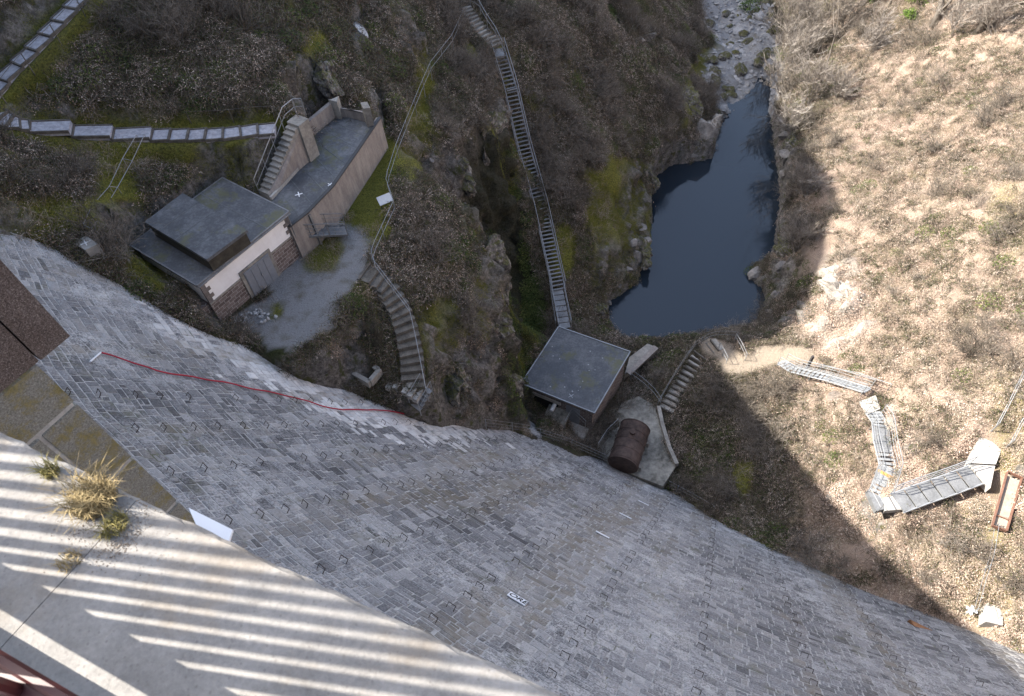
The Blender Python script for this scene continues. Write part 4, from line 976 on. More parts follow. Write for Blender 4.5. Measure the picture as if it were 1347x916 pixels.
lines_fence('ridge_fence', 'thin steel rail fence along the grassy ridge up to the long stair', fl, h=1.0, every=2.6, wires=2, r=.013)
fl2 = PP([(521, 282, 20.9), (497, 334, 20.8), (491, 352, 20.7), (511, 378, 20.2), (541, 417, 19.2), (549, 452, 18.3), (563, 523, 16.6)])
lines_fence('stair_railing', 'steel hand railing down the outer side of the sleeper steps', fl2, h=1.0, every=2.2, wires=2, r=.015)
# information board at the bend of the fence
bc = P(506, 262, 21.5); bt = thing('information_board', 'small pale information board on a post by the lawn corner', 'board', np.array([*bc[:2], 20.8]))
bd = P(517, 257, 21.5)-P(495, 266, 21.5); bd /= np.linalg.norm(bd); bs = np.array([-bd[1], bd[0], 0]); e_ = np.array([0, 0, .16])
q = [bc-bd*.42-bs*.2-e_, bc+bd*.42-bs*.2-e_, bc+bd*.42+bs*.2+e_, bc-bd*.42+bs*.2+e_]
MB().hexa([v-np.array([0, 0, .04]) for v in q], q).build('panel', mat('board_face', col=(.5, .52, .54), rough=.5, vary=.1), bt)
for s_ in (-.3, .3): MB().tube([bc+bd*s_-np.array([0, 0, .9]), bc+bd*s_-np.array([0, 0, .03])], .03, 6).build('post', M_WOOD, bt)
# little landing, block steps and open pit at the dam foot
pit = thing('masonry_pit', 'open stone-rimmed pit beside the lower sleeper steps', 'pit', on_ground(488, 492))
pz = on_ground(488, 492)[2]+.12
pc_ = [P(x, y, pz) for x, y in ((463, 492), (478, 478), (500, 489), (486, 505))]
for i in range(4):
    a, b = pc_[i], pc_[(i+1) % 4]; MB().bar(a-(b-a)*.04, b-(b-a)*.06, .24, .5).build('rim_stone', M_OLDCONC, pit)
MB().prism([v[:2] for v in shrink(pc_, .8)], pz-.4, pz-.22).build('pit_floor', mat('dark_silt', col=(.03, .026, .022), rough=.9), pit)
ls = thing('block_steps', 'short run of loose stone block steps between the pit and the dam', 'steps', on_ground(545, 510))
for x, y in ((516, 503), (525, 504), (537, 509), (544, 513), (551, 518)):
    p = on_ground(x, y, .1); d = ray(x, y); d = np.array([.9, -.45, 0]); tread(ls, p, d/np.linalg.norm(d), 1.0, .3, .35, M_PALECONC, 'block')
gt = thing('steel_landing', 'small steel gangway with railing on the dam foot below the sleeper steps', 'gangway', on_ground(555, 520))
g0_, g1_ = P(562, 509, 16.9), P(546, 537, 16.1); gd = g1_-g0_; gd[2] = 0; gd /= np.linalg.norm(gd)
for k in range(5): tread(gt, g0_+(g1_-g0_)*(k+.5)/5, gd, .75, np.linalg.norm(g1_-g0_)/5*.92, .05, M_GREYMETAL, 'deck_plate')
for sg in (-1, 1): handrail(gt, [g0_+side(gd)*.4*sg, g1_+side(gd)*.4*sg], h=.9, every=1.2, m=M_STEEL, wires=1, drop=.4)

# the long stair
ls_px = [(655, 64, 17.35), (672, 120, 15.1), (690, 198, 11.6), (712, 276, 8.2), (735, 380, 4.6)]
LS = PP(ls_px)
lt = thing('long_metal_stair', 'long straight metal stair descending the slope to the dark roofed hut', 'stairs', LS[-1])
ps, ds = along(LS, 62)
for i, (p, d) in enumerate(zip(ps, ds)): tread(lt, p, d, 1.05, .15, .05, M_GREYMETAL)
for sg in (-1, 1):
    MB().tube([q+np.array([0, 0, -.02]) for q in offset(LS, .56*sg)], .07, 6).build('stringer', M_GREYMETAL, lt)
    handrail(lt, offset(LS, .58*sg), h=.85, every=2.6, m=M_STEEL, wires=0, r=.028, drop=.5)
for k in (1, 2, 3):
    p = LS[k]; d = ds[30]; MB().bar(p-side(d)*.55+np.array([0, 0, .1]), p+side(d)*.95+np.array([0, 0, .1]), .07, .07).build('brace', M_STEEL, lt)
tp = STAIR_TOP
ut = thing('timber_steps', 'curved timber steps with steel handrails at the head of the long stair', 'steps', tp[2])
ps, ds = along(tp, 12)
for p, d in zip(ps, ds): tread(ut, p+np.array([0, 0, .12]), d, 1.15, .26, .3, M_OLDCONC)
rl = PP([(619, 8, 18.8), (630, 14, 18.8), (640, 32, 18.4), (652, 50, 17.8), (662, 70, 17.2)])
handrail(ut, rl, h=1.0, every=1.6, m=M_STEEL, wires=1)
MB().prism([P(x, y, 17.38)[:2] for x, y in ((649, 65), (661, 63), (664, 73), (652, 75))], 17.2, 17.38).build('landing_plate', M_GREYMETAL, ut)
# gangway from the stair foot to the hut
gw = thing('hut_gangway', 'short steel gangway with handrails between the long stair and the hut roof', 'gangway', P(736, 400, 4.3))
w0, w1 = P(733, 381, 4.5), P(743, 432, 4.1); wd = w1-w0; wd[2] = 0; wd /= np.linalg.norm(wd)
for k in range(7): tread(gw, w0+(w1-w0)*(k+.5)/7, wd, .95, np.linalg.norm(w1-w0)/7*.94, .05, M_GREYMETAL, 'deck_plate')
for sg in (-1, 1): handrail(gw, [w0+side(wd)*.52*sg, w1+side(wd)*.52*sg], h=.95, every=1.6, m=M_STEEL, wires=1, drop=1.5)
handrail(gw, PP([(722, 372, 4.2), (726, 400, 4.0), (731, 432, 3.8)]), h=.9, every=2, m=M_GREYMETAL, wires=1, drop=.6)

# ------------------------------------------------------------------ gauge hut
HZ = 5.0
hr = [P(x, y, HZ) for x, y in ((734.7, 430), (829, 463), (782, 543.6), (685.4, 504.8))]
hut = thing('gauge_hut', 'small block hut with square dark flat roof at the dam foot', 'hut', np.array([*np.mean([q[:2] for q in hr], 0), 1.4]))
MB().prism([q[:2] for q in hr], HZ-.14, HZ).build('roof', M_FELT, hut)
ed = MB()
for i in range(4):
    a, b = hr[i], hr[(i+1) % 4]; ed.bar(a+np.array([0, 0, -.02]), b+np.array([0, 0, -.02]), .07, .16)
ed.build('roof_trim', M_STEEL, hut)
hw = shrink(hr, .93)
wb = wall_uv(MB().prism([q[:2] for q in hw], .6, HZ-.142).build('wall', mat('hut_blockwork', rubble, rough=.9), hut))
# dam side: door, and a near-black panel painting the shade inside an opening
fa, fb_ = hw[3], hw[2]
def on_wall(t, out): n_ = np.array([(fb_-fa)[1], -(fb_-fa)[0], 0]); n_ /= np.linalg.norm(n_); c_ = np.mean(hw, 0); n_ = n_ if (fa-c_)@n_ > 0 else -n_; return fa+(fb_-fa)*t+n_*out
def wall_box(name, t0, t1, z0, z1, o0, o1, m): return MB().prism([on_wall(t0, o0)[:2], on_wall(t1, o0)[:2], on_wall(t1, o1)[:2], on_wall(t0, o1)[:2]], z0, z1).build(name, m, hut)
M_DARK = mat('opening_shade', col=(.012, .012, .013), rough=.8)
wall_box('opening_shade_panel', .06, .5, 1.2, 3.9, -.02, .02, M_DARK); wall_box('door', .62, .82, 2.2, 4.3, .0, .05, M_DOOR)
wall_box('lintel', .04, .54, 3.9, 4.2, .0, .09, M_PALECONC); wall_box('porch_slab', .58, .97, 1.9, 2.15, .02, 1.0, M_PALECONC)
for i in range(7): wall_box('porch_step', .6, .8, 1.0, 1.95-.14*i, 1.0+.22*i, 1.2+.22*i, M_OLDCONC)
cross(hut, P(751, 521, HZ+.004), .45, .04, mat('grey_marking', col=(.4, .42, .44)), .5)
for i in range(16):
    x = random.uniform(720, 800); y = random.uniform(455, 520)
    if in_poly([(734, 436), (822, 465), (782, 536), (694, 503)], np.array([x]), np.array([y]))[0]: cross(hut, P(x, y, HZ+.004), random.uniform(.05, .12), .04, mat('roof_droppings', col=(.4, .41, .42)), random.random(), 'lichen_spot')
# concrete works between hut and dam
cw = thing('intake_block', 'mossy sloping concrete intake block with a white pipe in front of the hut', 'concrete block', P(735, 560, 2))
a4 = [P(x, y, z) for x, y, z in ((724, 530, 3.2), (752, 539, 3.2), (731, 586, 3.2), (703, 573, 3.2))]
M_MOSSC = mat('mossy_concrete', col=(.2, .19, .165), rough=.95, vary=.55, scale=3, bump=.5)
MB().hexa([np.array([*q[:2], 1.0]) for q in a4], [q+np.array([0, 0, .25 if i < 2 else -.5]) for i, q in enumerate(a4)]).build('block', M_MOSSC, cw)
MB().tube([P(733, 526, 3.7), P(725, 541, 3.6)], .16, 10).build('pipe', mat('white_pipe', col=(.6, .6, .6), rough=.6, vary=.1), cw)
handrail(cw, PP([(743, 562, 3.1), (752, 545, 3.1), (770, 562, 3.0)]), h=.9, every=1.4, m=M_STEEL, wires=1)
tk = thing('penstock', 'large rust-red steel pipe stub lying on concrete by the dam foot', 'pipe', P(822, 585, 1.5))
M_RUST = mat('rust_red_steel', col=(.06, .042, .036), rough=.8, vary=.55, scale=3.2, bump=.15)
A0, A1 = P(836, 562, 2.7), P(819, 612, 2.7); ax = A1-A0; ax[2] = 0; ax = ax/np.linalg.norm(ax)
mb = MB(); mb.tube([A0+ax*t for t in np.linspace(0, 3.4, 6)], 1.12, 40); mb.build('shell', M_RUST, tk, False)
for t in (.03, .8, 1.6, 2.4, 3.2): MB().tube([A0+ax*t, A0+ax*(t+.07)], 1.15, 40).build('flange', M_RUST, tk)
MB().tube([A0-ax*.05, A0+ax*.02], .95, 32).build('end_plate', mat('dark_rust', col=(.06, .03, .026), rough=.8), tk)
ap = thing('concrete_apron', 'pale stained concrete apron around the rust-red pipe', 'apron', P(850, 560, 1.5))
MB().tube([A0+ax*1.2+np.array([0, 0, 1.0]), A0+ax*1.2+np.array([0, 0, 1.35])], .22, 14).build('manhole', M_RUST, tk)
for t in (.5, 2.6): MB().bar(A0+ax*t-side(ax)*1.3-np.array([0, 0, .95]), A0+ax*t+side(ax)*1.3-np.array([0, 0, .95]), .5, .7).build('saddle', M_OLDCONC, tk)
apx = [(803, 560), (818, 530), (840, 522), (866, 536), (872, 560), (890, 612), (872, 640), (800, 612), (780, 590)]
MB().prism([P(x, y, 1.6)[:2] for x, y in apx], .2, 1.62).build('slab', M_MOSSC, ap)
eg = PP([(866, 536, 1.75), (871, 560, 1.75), (880, 590, 1.75), (890, 612, 1.75)])
for i in range(3): MB().bar(eg[i], eg[i+1], .28, .5).build('edge_wall', M_OLDCONC, ap)
handrail(ap, PP([(786, 592, 1.9), (798, 573, 1.9), (812, 560, 1.9)]), h=1.0, every=1.4, m=M_STEEL, wires=1)
rw = thing('outlet_wall', 'concrete outlet wall running from the hut towards the pool', 'wall', P(845, 475, 1))
MB().prism([P(x, y, 2.0)[:2] for x, y in ((822, 492), (828, 470), (852, 452), (866, 458))], .2, 2.0).build('wall', M_OLDCONC, rw)
MB().prism([P(x, y, 2.06)[:2] for x, y in ((824, 490), (860, 455), (866, 459), (829, 494))], 2.003, 2.14).build('coping', M_STAIN, rw)
lines_fence('yard_railing', 'light steel railing between the hut corner and the right bank steps', PP([(830, 497, 1.6), (845, 508, 1.5), (858, 520, 1.5), (868, 534, 1.6)]), h=1.1, every=1.4, wires=2, r=.018)
# wire fence along the dam foot
ff = []
for x, y in ((640, 562), (693, 568), (748, 585), (804, 610), (852, 626), (905, 655), (935, 672)):
    ff.append(hit_face(x, y+3)[0]+np.array([0, 0, .05]))
lines_fence('toe_fence', 'thin wire fence with steel posts along the dam foot by the hut', ff, h=1.25, every=3.0, wires=3, r=.01, post_r=.03)

# ------------------------------------------------------------------ right bank: steps, walkways, platform
def GP(x, y, up=0.0): return on_ground(x, y, up)
rs = thing('bank_steps', 'curving timber and gravel steps climbing the right bank from the apron', 'steps', STEPS_RIGHT[2])
ps, ds = along(STEPS_RIGHT, 15)
for p, d in zip(ps, ds):
    q = np.array([*p[:2], p[2]+.06]); tread(rs, q+d*.2, d, 1.15, .5, .25, M_PALECONC if random.random() < .4 else M_OLDCONC, 'step_fill'); MB().bar(q-side(d)*.6-d*.02, q+side(d)*.6-d*.02, .1, .24).build('sleeper', M_WOOD, rs)
lines_fence('steps_railing', 'dark steel railing on the pool side of the right bank steps', offset(STEPS_RIGHT, -.75, 0)+PP([(952, 444, 3.6), (968, 446, 3.8)]), h=.9, every=1.7, wires=2, r=.016, m=M_GREYMETAL)
lines_fence('path_rail', 'pair of thin pale rails beside the sandy path bend', PP([(966, 447, 4.0), (974, 460, 4.1), (980, 474, 4.2)]), h=.8, every=1.4, wires=2, r=.018)
lines_fence('path_rail', 'short bright rail at the head of the right bank steps', PP([(945, 459, 3.95), (950, 468, 4.05), (955, 478, 4.1)]), h=.8, every=.9, wires=2, r=.02)
pp = GP(1060, 487); post = thing('marker_post', 'dark marker post with pale bands beside the sandy path', 'post', pp)
MB().bar(pp, pp+np.array([0, 0, 1.75]), .17, .17).build('shaft', mat('dark_timber', col=(.05, .045, .045), rough=.8), post)
for h_ in (.35, .6): MB().bar(pp+np.array([0, 0, h_]), pp+np.array([0, 0, h_+.05]), .185, .185).build('band', M_WHITE, post)

M_GRATE = mat('walkway_grating', col=(.27, .28, .285), rough=.6, metal=.3, vary=.15, scale=20)
M_LIGHTSTEEL = mat('bright_galvanised', col=(.32, .33, .34), rough=.45, metal=.5, vary=.1, scale=10)
wa = [GP(1026, 481, .35), GP(1040, 490, .45), GP(1085, 503, .6), GP(1136, 519, .5)]
wk = thing('upper_walkway', 'narrow steel walkway with railings running from the sandy path to the white landing', 'walkway', wa[0])
ps, ds = along(wa, 22)
for p, d in zip(ps, ds): tread(wk, p, d, .62, .2, .04, M_GRATE, 'deck_plate')
for sg in (-1, 1):
    MB().tube(offset(wa, .35*sg, -.03), .05, 6).build('stringer', M_LIGHTSTEEL, wk); handrail(wk, offset(wa, .36*sg), h=.9, every=1.5, m=M_LIGHTSTEEL, wires=2, drop=.6)
lines_fence('bank_cable', 'dark cable rail on the rock side above the upper walkway', [GP(x, y, .0) for x, y in ((1052, 488), (1080, 492), (1120, 500), (1166, 516))], h=.9, every=2.4, wires=1, r=.03, m=M_GREYMETAL)
lp = [GP(x, y, .25) for x, y in ((1131, 528), (1150, 524), (1156, 540), (1140, 545))]; lz = max(q[2] for q in lp)
pl = thing('landing_slab', 'bright concrete landing between the upper walkway and the stair', 'landing', lp[0])
MB().prism([P(x, y, lz)[:2] for x, y in ((1131, 528), (1152, 520), (1158, 538), (1141, 545))], lz-.8, lz).build('slab', M_PALECONC, pl)
# stair down to the corner landing
sb = [P(1149, 543, lz-.05), GP(1155, 560, .35), GP(1158, 585, .3), GP(1165, 618, .3), GP(1158, 640, .3), GP(1152, 656, .25)]
for i in range(1, len(sb)): sb[i][2] = max(sb[i][2], GP(*[(1149, 543), (1155, 560), (1158, 585), (1165, 618), (1158, 640), (1152, 656)][i])[2]+.25)
stp = thing('bank_stair', 'grey steel stair with white railings on the sunny right bank', 'stairs', sb[-1])
ps, ds = along(sb, 25)
for i, (p, d) in enumerate(zip(ps, ds)):
    if 5 <= i <= 10: tread(stp, p, d, .95, .3, .05, M_GREYMETAL, 'platform_plate')
    elif i == 17: tread(stp, p, d, .95, .26, .05, mat('rusty_plate', col=(.42, .2, .07), rough=.8, vary=.3), 'rusty_tread')
    else: tread(stp, p, d, .95, .19, .05, M_GRATE)
for sg in (-1, 1):
    MB().tube(offset(sb, .5*sg, -.03), .055, 6).build('stringer', M_LIGHTSTEEL, stp); handrail(stp, offset(sb, .52*sg), h=.95, every=1.2, m=M_LIGHTSTEEL, wires=2, drop=.6)
# corner landing and lower walkway of large plates
cz = max(sb[-1][2], GP(1180, 662)[2]+.3, GP(1175, 650)[2]+.3)
cl = thing('corner_landing', 'timber and concrete corner landing at the foot of the bank stair', 'landing', sb[-1])
MB().prism([P(x, y, cz)[:2] for x, y in ((1141, 645), (1160, 655), (1163, 670), (1153, 672))], cz-.4, cz).build('slab', M_GREYMETAL, cl)
MB().prism([P(x, y, cz+.003)[:2] for x, y in ((1161, 655), (1180, 652), (1190, 670), (1164, 672))], cz-.4, cz+.003).build('boards', M_PALECONC, cl)
handrail(cl, [P(1141, 646, cz), P(1155, 672, cz)], h=.9, every=.9, m=M_LIGHTSTEEL, wires=1)
wc = [P(1180, 662, cz+.02), GP(1215, 649, .45), GP(1250, 637, .5), GP(1284, 624, .9)]
for i in (1, 2): wc[i][2] = cz+(wc[3][2]-cz)*i/3
wc = [P(x, y, z) for (x, y), z in zip(((1180, 662), (1215, 649), (1250, 637), (1284, 624)), [q[2] for q in wc])]
lw = thing('lower_walkway', 'walkway of large grey plates with a white railing leading to the sunny platform', 'walkway', wc[0])
ps, ds = along(wc, 7)
for i in range(6): m_ = (ps[i]+ps[i+1])/2; tread(lw, m_, ds[i], 1.15, np.linalg.norm(ps[1]-ps[0])*.95, .08, M_GREYMETAL, 'deck_plate')
for sg in (-1, 1): MB().tube(offset(wc, .6*sg, -.05), .06, 6).build('stringer', M_LIGHTSTEEL, lw)
handrail(lw, offset(wc, -.62), h=1.05, every=1.3, m=M_LIGHTSTEEL, wires=2, drop=.5, r=.032)
for k in (.25, .6, .9):
    q = along(wc, 2, k, k)[0][0]; MB().bar(q+side(ds[3])*.45+np.array([0, 0, -.1]), np.array([*(q+side(ds[3])*.45)[:2], q[2]-1.2]), .14, .14).build('support', M_WOOD, lw)
sz_ = max(wc[-1][2]+.03, max(GP(x, y)[2] for x, y in ((1295, 561), (1325, 572), (1310, 611), (1303, 642), (1274, 609), (1310, 590)))-.5)
sp_ = thing('platform', 'bright flat concrete platform above the lower walkway', 'platform', P(1300, 605, sz_))
MB().prism([P(x, y, sz_)[:2] for x, y in ((1295, 561), (1325, 572), (1310, 611), (1274, 609))], sz_-.6, sz_).build('slab', M_PALECONC, sp_)
MB().prism([P(x, y, sz_-.004)[:2] for x, y in ((1273, 611), (1309, 613), (1303, 642), (1285, 622))], sz_-.6, sz_-.004).build('ramp_slab', M_PALECONC, sp_)
tz = GP(1322, 660)[2]+.35
tr = thing('rusty_trough', 'long rust-edged trough lying on the sunny bank by the right edge', 'trough', GP(1322, 660))
tq = [P(x, y, tz) for x, y in ((1325, 621), (1344, 629), (1324, 699), (1305, 692))]
MB().prism([q[:2] for q in shrink(tq, .9)], tz-.35, tz-.07).build('bed', mat('trough_bed', col=(.3, .25, .2), rough=.8, vary=.25), tr)
M_RUSTY = mat('rust_edge', col=(.16, .085, .06), rough=.8, vary=.3)
for i in range(4): MB().bar(tq[i], tq[(i+1) % 4], .05, .22).build('side_plate', M_RUSTY, tr)
MB().bar(tq[0]*.2+tq[3]*.8, tq[1]*.2+tq[2]*.8, .05, .06).build('cross_bar', M_RUSTY, tr)
lines_fence('slope_fence', 'wire fence climbing the sunny slope above the platform at the right edge', [GP(x, y) for x, y in ((1303, 568), (1318, 540), (1332, 512), (1344, 486), (1356, 462))], h=1.0, every=2.6, wires=2, r=.02, post_r=.04)
lines_fence('slope_fence', 'wire fence on the mossy slope right of the platform', [GP(x, y) for x, y in ((1322, 590), (1336, 562), (1350, 540), (1360, 520))], h=1.0, every=2.4, wires=2, r=.02, post_r=.04)
lines_fence('slope_fence', 'thin wire fence descending the mossy strip to the white cross marker', [GP(x, y) for x, y in ((1302, 698), (1296, 735), (1284, 770), (1275, 808))], h=.95, every=2.6, wires=2, r=.014, post_r=.03)
m0 = GP(1272, 806); mk = thing('survey_marker', 'white cross-shaped survey marker at the foot of the mossy strip', 'marker', m0)
MB().tube([m0-np.array([0, 0, .3]), m0+np.array([0, 0, .5])], .06, 8).build('post', M_WHITE, mk); cross(mk, m0+np.array([0, 0, .5]), .55, .14, M_WHITE, 1.0, 'cross_plate')
bz = GP(1308, 810)[2]+.12
block('survey_block', 'plain pale square concrete block in the shade at the lower right', 'concrete block', [P(x, y, bz) for x, y in ((1298, 794), (1320, 799), (1319, 823), (1297, 818))], .8, M_PALECONC)
rp = hit_face(1218, 826)[0]; rz = rp[2]+.25
rb = thing('rusty_cover', 'rust-brown steel cover plate at the right dam foot', 'cover', rp)
MB().prism([P(x, y, rz)[:2] for x, y in ((1197, 815), (1226, 829), (1232, 838), (1206, 828))], rz-.4, rz).build('plate', mat('brown_plate', col=(.2, .1, .05), rough=.8, vary=.4), rb)

# ------------------------------------------------------------------ rocks
def place(mesh, name, label, px, py, sc_=1., rot=None, group=None, sink=.25, cat='boulder', m=None, z=None):
    p = on_ground(px, py) if z is None else P(px, py, z); o = link_mesh(name, mesh, M_ROCK)
    if m: o.material_slots[0].link = 'OBJECT'; o.material_slots[0].material = m
    h_ = max(v.co.z for v in mesh.vertices)*sc_
    o.location = (p[0], p[1], p[2]+h_*(1-2*sink)*.5); o.scale = (sc_,)*3; o.rotation_euler = (random.uniform(-.25, .25), random.uniform(-.25, .25), random.uniform(0, 6.28) if rot is None else rot)
    return tag(o, label, cat, group)
BM = [boulder_mesh('boulder', 1.0, 20+i, .75, 3) for i in range(6)]
ledge = boulder_mesh('rock_ledge', 1.0, 41, .8, 3)
for v in ledge.vertices: v.co.x *= 2.1; v.co.y *= 1.0; v.co.z *= 1.2
tallr = boulder_mesh('tall_rock', 1.0, 52, 1.0, 3)
for v in tallr.vertices: v.co.z *= 1.0; v.co.y *= 3.2; v.co.x *= .8
place(ledge, 'rock_ledge', 'dark overhanging rock ledge on the far left shore of the pool', 910, 196, 1.15, rot=.1, sink=.45, z=.9)
place(BM[1], 'boulder', 'pale mossy boulder standing on the far shore of the pool above the dark ledge', 926, 172, 1.5, sink=.4)
place(BM[0], 'boulder', 'rounded boulder standing in the water near the right pool shore', 996, 362, 1.05, z=0.1, sink=.3)
place(BM[2], 'boulder', 'single pale boulder on the brown slope left of the river', 845, 54, .5, m=M_PALEROCK)
place(tallr, 'boulder', 'tall pale rock leaning on the slope at the top left of the ridge', 471, 40, .6, rot=.4, m=M_PALEROCK, sink=.5)
place(BM[4], 'boulder', 'small pale rock at the top edge above the long stair', 782, 18, .35, m=M_PALEROCK)
place(BM[5], 'boulder', 'pinkish rock on the cliff left of the gully', 568, 213, .5)
for i, (x, y, s_) in enumerate(((848, 320, 1.0), (838, 338, .9), (826, 356, .8), (843, 300, .8), (832, 320, .7), (815, 378, .6), (800, 402, .5))):
    place(BM[i % 6], 'boulder', 'grey boulder on the left pool shore below the mossy spur', x, y, s_*.8, group='boulders on the left pool shore')
for i, (x, y, s_) in enumerate(((1032, 180, 1.0), (1034, 205, 1.1), (1030, 230, .8), (1036, 330, .9), (1026, 352, .8), (1018, 392, .8), (1014, 412, .7), (1028, 160, .7))):
    place(BM[(i+2) % 6], 'boulder', 'dark boulder at the foot of the right pool bank', x, y, s_*.85, group='boulders on the right pool shore')
for i, (x, y, s_) in enumerate(((965, 148, .35), (955, 155, .4), (972, 140, .3), (1000, 108, .35), (985, 122, .3), (810, 437, .35), (826, 445, .3), (800, 430, .4), (845, 448, .25), (792, 415, .4))):
    place(BM[(i+1) % 6], 'boulder', 'small stone at the water edge of the pool', x, y, s_, group='small stones at the water edge', cat='stone')

def crag_mesh(name, seed, sx=1., sy=1., sz=1.):
    bm = bmesh.new(); bmesh.ops.create_icosphere(bm, subdivisions=5, radius=1); R_ = np.random.default_rng(seed); co = np.array([v.co for v in bm.verts])
    pl = R_.normal(size=(16, 3)); pl /= np.linalg.norm(pl, axis=1)[:, None]; cut = R_.uniform(.5, .85, 16)
    for n_, c_ in zip(pl, cut): e = co @ n_-c_; co = co-np.maximum(e, 0)[:, None]*n_[None, :]*.95
    o = seed*5.3; q = co*np.array([sx, sy, sz]); nrm = co/np.linalg.norm(co, axis=1)[:, None]
    a = fbm(q[:, 0]*.7+o, q[:, 1]*.7, q[:, 2]*.7, oct=3); b = np.abs(fbm(q[:, 0]*1.1+o, q[:, 1]*1.1, q[:, 2]*.6+o, oct=4)); c = fbm(q[:, 0]*4+o, q[:, 1]*4, q[:, 2]*4, oct=3)
    st = np.floor((q[:, 2]*.6+q[:, 0]*.5+a)*3)/3-(q[:, 2]*.6+q[:, 0]*.5+a)
    q = q+nrm*(a*.7-b*.75+.12+c*.14+st*.5)[:, None]
    for v, c_ in zip(bm.verts, q): v.co = c_
    me = bpy.data.meshes.new(name); bm.to_mesh(me); bm.free(); return me
def crag_mat(nt, b):
    k = NT(nt); f = k.noise(2.6, 9, .72); g_ = k.noise(.9, 5, .6); sm = k.n('ShaderNodeNewGeometry'); sx_ = k.n('ShaderNodeSeparateXYZ'); k.l(sm.outputs['Normal'], sx_.inputs[0])
    col = k.ramp(f, [(.32, (.025, .023, .021)), (.46, (.1, .092, .085)), (.56, (.22, .205, .188)), (.7, (.4, .375, .35))])
    col = k.mix(k.math('MULTIPLY', k.map(sx_.outputs[2], .35, .75), k.map(k.noise(2.2, 6, .7), .38, .52)), col, k.ramp(k.noise(14, 5, .7), [(.3, (.045, .042, .02)), (.5, (.085, .085, .03)), (.7, (.16, .14, .085))]))
    k.l(col, b.inputs['Base Color']); k.bump(k.math('ADD', f, k.noise(11, 6, .7)), .9, .12, b)
M_CRAG = mat('crag_rock', crag_mat, rough=.92, spec=.2)
M_PCRAG = mat('pale_crag', col=(.27, .245, .215), rough=.92, vary=.4, scale=3, bump=.9, detail=9)
for i, (px, py, z_, dx, dy, dz, rz, lb) in enumerate((
  (652, 508, 8.4, 1.8, 1.7, 4.4, .3, 'tall grey cliff face just left of the hut above the dam foot'), (650, 440, 11.4, 1.7, 2.2, 4.2, .8, 'broad mossy crag in the middle of the cliff left of the hut'),
  (646, 362, 13.2, 1.5, 2.0, 3.6, .2, 'brown crag at the head of the cliff right of the sleeper steps'), (598, 505, 13.4, 1.6, 1.3, 2.4, 1.2, 'low crag between the sleeper steps and the cliff by the dam'),
  (646, 182, 14.6, 1.0, 2.2, 2.8, -.3, 'curved crag beside the cleft left of the long stair'), (604, 232, 15.4, .9, 1.8, 2.6, .5, 'dark crag on the left side of the cleft'),
  (895, 135, 3.8, 2.2, 3.4, 2.6, .3, 'mossy crag on the river side of the spur'), (934, 168, 1.6, 1.6, 1.9, 1.7, .1, 'pale crag jutting into the upper pool'), (850, 240, 2.2, 1.6, 1.8, 2.4, .6, 'dark crag at the inner bend of the pool'),
  (843, 330, 1.2, 1.2, 2.4, 1.8, .2, 'grey crag dropping into the pool below the mossy spur'), (1040, 200, 2.0, 1.2, 2.8, 2.4, -.3, 'grey crag along the upper right shore of the pool'), (1034, 340, 1.6, 1.3, 2.4, 2.0, .1, 'dark crag along the lower right shore of the pool'),
  (1110, 390, 6.6, 1.3, 2.8, 1.0, .5, 'pale sunlit crag above the upper walkway'), (1090, 436, 4.9, 1.0, 1.7, .9, .9, 'small sunlit crag beside the marker post'), (430, 105, 24.4, 1.0, 1.6, 1.6, .4, 'crag behind the far end of the roofed basin'),
  (1012, 415, .6, 1.0, 1.2, .9, .2, 'low dark crag at the near right corner of the pool'), (790, 408, 1.0, .9, 1.0, .8, .7, 'low crag at the near left corner of the pool'), (1188, 585, 7.6, .7, .9, .8, .4, 'pale rock knob right of the bank stair'))):
    me = crag_mesh('crag', 100+i, dx, dy, dz); o = link_mesh('crag', me, M_CRAG if 'sunlit' not in lb and 'pale' not in lb else M_PCRAG); o.location = P(px, py, z_); o.rotation_euler = (0, 0, rz); tag(o, lb, 'crag')
# ------------------------------------------------------------------ ground cover (nobody could count it)
def ribbon(mb, pts, w0, w1):
    k = len(pts)
    for i in range(k-1):
        a, b = pts[i], pts[i+1]; d = b-a; s_ = np.cross(d, (random.uniform(-.4, .4), random.uniform(-.4, .4), 1)); s_ /= np.linalg.norm(s_)+1e-9
        wa, wb = w0+(w1-w0)*i/(k-1), w0+(w1-w0)*(i+1)/(k-1); mb.add([a-s_*wa, a+s_*wa, b+s_*wb, b-s_*wb], [(0, 1, 2, 3)])
def leaf(mb, p, L, w, flat=.5):
    a = random.uniform(0, 6.28); d = np.array([math.cos(a), math.sin(a), random.uniform(-flat, flat)]); s_ = np.array([-math.sin(a), math.cos(a), random.uniform(-flat, flat)])
    mb.add([p-d*L/2, p+s_*w/2, p+d*L/2, p-s_*w/2], [(0, 1, 2, 3)])
def cover_mat(stops, rough=.9):
    def f(nt, b):
        k = NT(nt); g_ = k.n('ShaderNodeNewGeometry'); oi = k.n('ShaderNodeObjectInfo')
        v = k.math('ADD', k.math('MULTIPLY', g_.outputs['Random Per Island'], .45), k.math('MULTIPLY', oi.outputs['Random'], .25)); v = k.math('ADD', v, k.math('MULTIPLY', k.noise(.35, 4, .6), .3))
        k.l(k.ramp(v, stops), b.inputs['Base Color']); b.inputs['Roughness'].default_value = rough; b.inputs['Specular IOR Level'].default_value = .15
    return f
C_STEM = mat('bramble_stems', cover_mat([(.18, (.024, .019, .015)), (.42, (.07, .058, .044)), (.62, (.14, .118, .094)), (.82, (.31, .27, .23))]))
C_LEAF = mat('bramble_leaves', cover_mat([(.2, (.014, .02, .008)), (.36, (.04, .055, .016)), (.48, (.075, .09, .028)), (.58, (.075, .05, .03)), (.7, (.14, .08, .055)), (.85, (.09, .11, .035))]))
